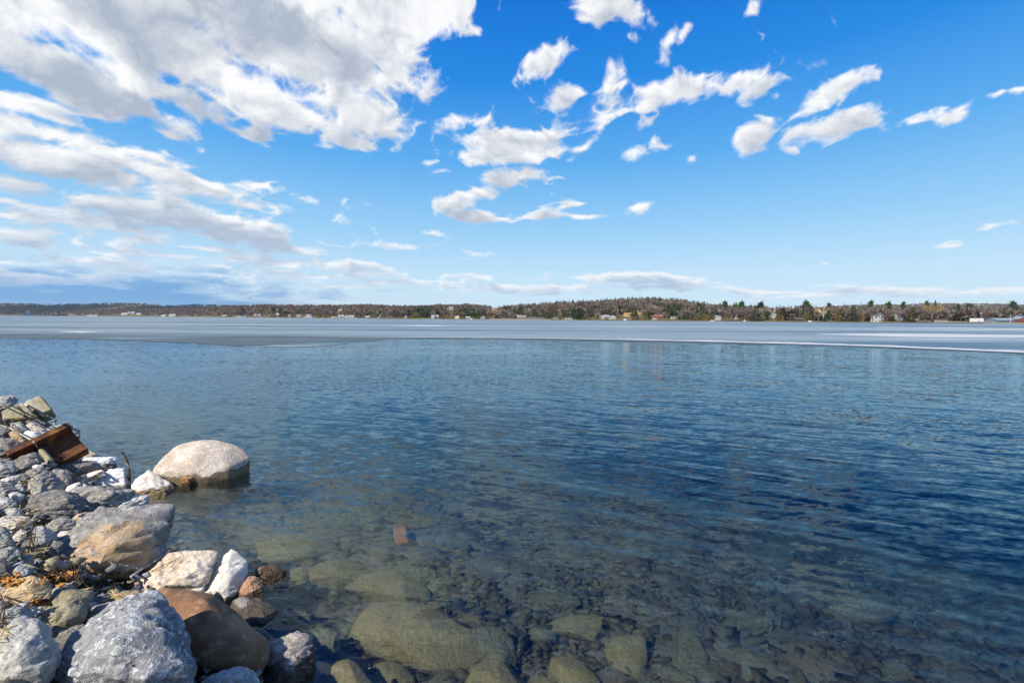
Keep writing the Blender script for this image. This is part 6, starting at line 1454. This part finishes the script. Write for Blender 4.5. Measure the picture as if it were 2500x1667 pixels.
WM = [wood_mat('woods_brown', (.12, .088, .070), (.175, .125, .10), .02), wood_mat('woods_russet', (.16, .095, .072), (.22, .135, .09), .02), wood_mat('woods_green', (.026, .040, .018), (.06, .068, .024), .02), wood_mat('woods_olive', (.075, .068, .022), (.115, .095, .035), .03), wood_mat('woods_grey', (.14, .115, .10), (.20, .165, .14), .03)]
rg = np.random.default_rng(77)
def scatter(x0, x1, n, ever):
    out = []; tries = 0
    while len(out) < n and tries < n * 6:
        tries += 1
        px = rg.uniform(x0, x1); ds, rd = float(DS(px)), float(RD(px))
        t = rg.random() ** .8; D = ds * 1.05 + (rd * 1.02 - ds * 1.05) * t
        if any(a - 3 < px < b + 3 and D < d * 1.02 for a, b, d in HOUSES): continue
        if 2362 < px < 2500 and D < ds * 1.13: continue
        if 1310 < px < 1415 and D < ds * 1.15: continue
        cl = mnoise.noise((px * .018, D * .006, 2.0)) + .5 * mnoise.noise((px * .06, D * .02, 7.0))
        e = ever(px, t) + cl * .55
        r = rg.random()
        if e > .5: kd, mi = 'ever', (2 if r < .75 else 3)
        else: kd, mi = 'bare', (1 if (px < 950 and r < .5) else (0 if r < .6 else 4))
        h = TH * rg.uniform(.65, 1.12) * (1.12 if kd == 'ever' else 1.0)
        out.append((xy(px, D), D, float(tz(px, D)), h, kd, mi))
    return out
wood('woodland', 'brown and russet woods on the low hill behind the peach house and white cottages', scatter(175, 1000, 2600, lambda p, t: .22 + (.15 if 560 < p < 760 and t < .5 else 0)), WM, 1)
wood('woodland', 'mixed woods with a dark pine ridge on the highest hill behind the yellow mansion', scatter(1000, 1720, 2900, lambda p, t: .25 + (.75 if t > .80 and p > 1200 else 0) + (.2 if t < .4 else 0)), WM, 2)
wood('woodland', 'bare grey brown woods behind the houses towards the flag mast', scatter(1720, 2800, 1500, lambda p, t: .28), WM, 3)
def ridge_pts(x0, x1, top, D0, D1, th, n, ev):
    out = []
    for k in range(n):
        px = rg.uniform(x0, x1); r = rg.random() ** .7; D = D0 + (D1 - D0) * r; s = r * r * (3 - 2 * r)
        Hh = max((horizon_y(px) - float(top(px))) * D1 / FPX + CAMZ - th, 1)
        kd = 'ever' if mnoise.noise((px * .012, D * .002, 4)) + ev + (.8 if 272 < px < 346 and r > .93 else 0) > .35 else 'bare'
        h = th * rg.uniform(.8, 1.2)
        out.append((xy(px, D), D, -.5 + 1.5 * min(r * 20, 1) + s * Hh, h * 1.15, kd, 2 if kd == 'ever' else (0 if rg.random() < .7 else 1)))
    return out
wood('woodland', 'shaded dark woods covering the hills at the far end of the lake', ridge_pts(-500, 1050, FT, 2760, 3500, 12, 4200, .12), WM, 4)
wood('woodland', 'bare woods on the hazy ridge behind the flag mast shore', ridge_pts(1860, 2800, FT2, 1550, 2900, 11, 2600, -.1), WM, 5)

# ---- a cloud added out of view to cast shadow on the far hills
def cloud():
    bm = bmesh.new(); rg_ = random.Random(2)
    for k in range(26):
        x_, y_ = rg_.uniform(-1, 1), rg_.uniform(-1, 1)
        r = 330 * (1.1 - .5 * (x_ * x_ + y_ * y_)) * rg_.uniform(.8, 1.2)
        bmesh.ops.create_icosphere(bm, subdivisions=3, radius=max(r, 120), matrix=Matrix.Translation((x_ * 1500, y_ * 560 + x_ * 60, rg_.uniform(0, 120))) @ Matrix.Diagonal((1.3, 1, .6, 1)))
    for v in bm.verts:
        v.co += v.normal * (mnoise.fractal(v.co * .004, 1, 2, 5) * 60)
    me = bpy.data.meshes.new('cloud'); bm.to_mesh(me); bm.free(); me.shade_smooth()
    mt, t, out = new_mat('cloud_white'); pbsdf(t, out, (.9, .9, .9), 1.0, None, 0)
    o = link('cloud', me, mt); k_ = 2500 / math.tan(SUN_EL)
    o.location = (-1950 + math.sin(SUN_AZ) * k_, 3250 + math.cos(SUN_AZ) * k_, 2500)
    tag(o, 'unseen white cumulus cloud added to shadow the far hills', 'cloud', kind='structure')
cloud()
def haze():
    bm = bmesh.new(); bmesh.ops.create_cube(bm, size=1.0, matrix=Matrix.Translation((0, 700, 77)) @ Matrix.Diagonal((15600, 13000, 190, 1)))
    me = bpy.data.meshes.new('haze'); bm.to_mesh(me); bm.free()
    mt, t, out = new_mat('thin_haze'); v = t.n('ShaderNodeVolumePrincipled')
    t.put(v.inputs['Color'], (.80, .90, 1.0)); t.put(v.inputs['Density'], 0.00004)
    t.t.links.new(v.outputs[0], out.inputs[1])
    tag(link('haze', me, mt), 'thin blue haze over the lake', 'haze', kind='stuff')
haze()
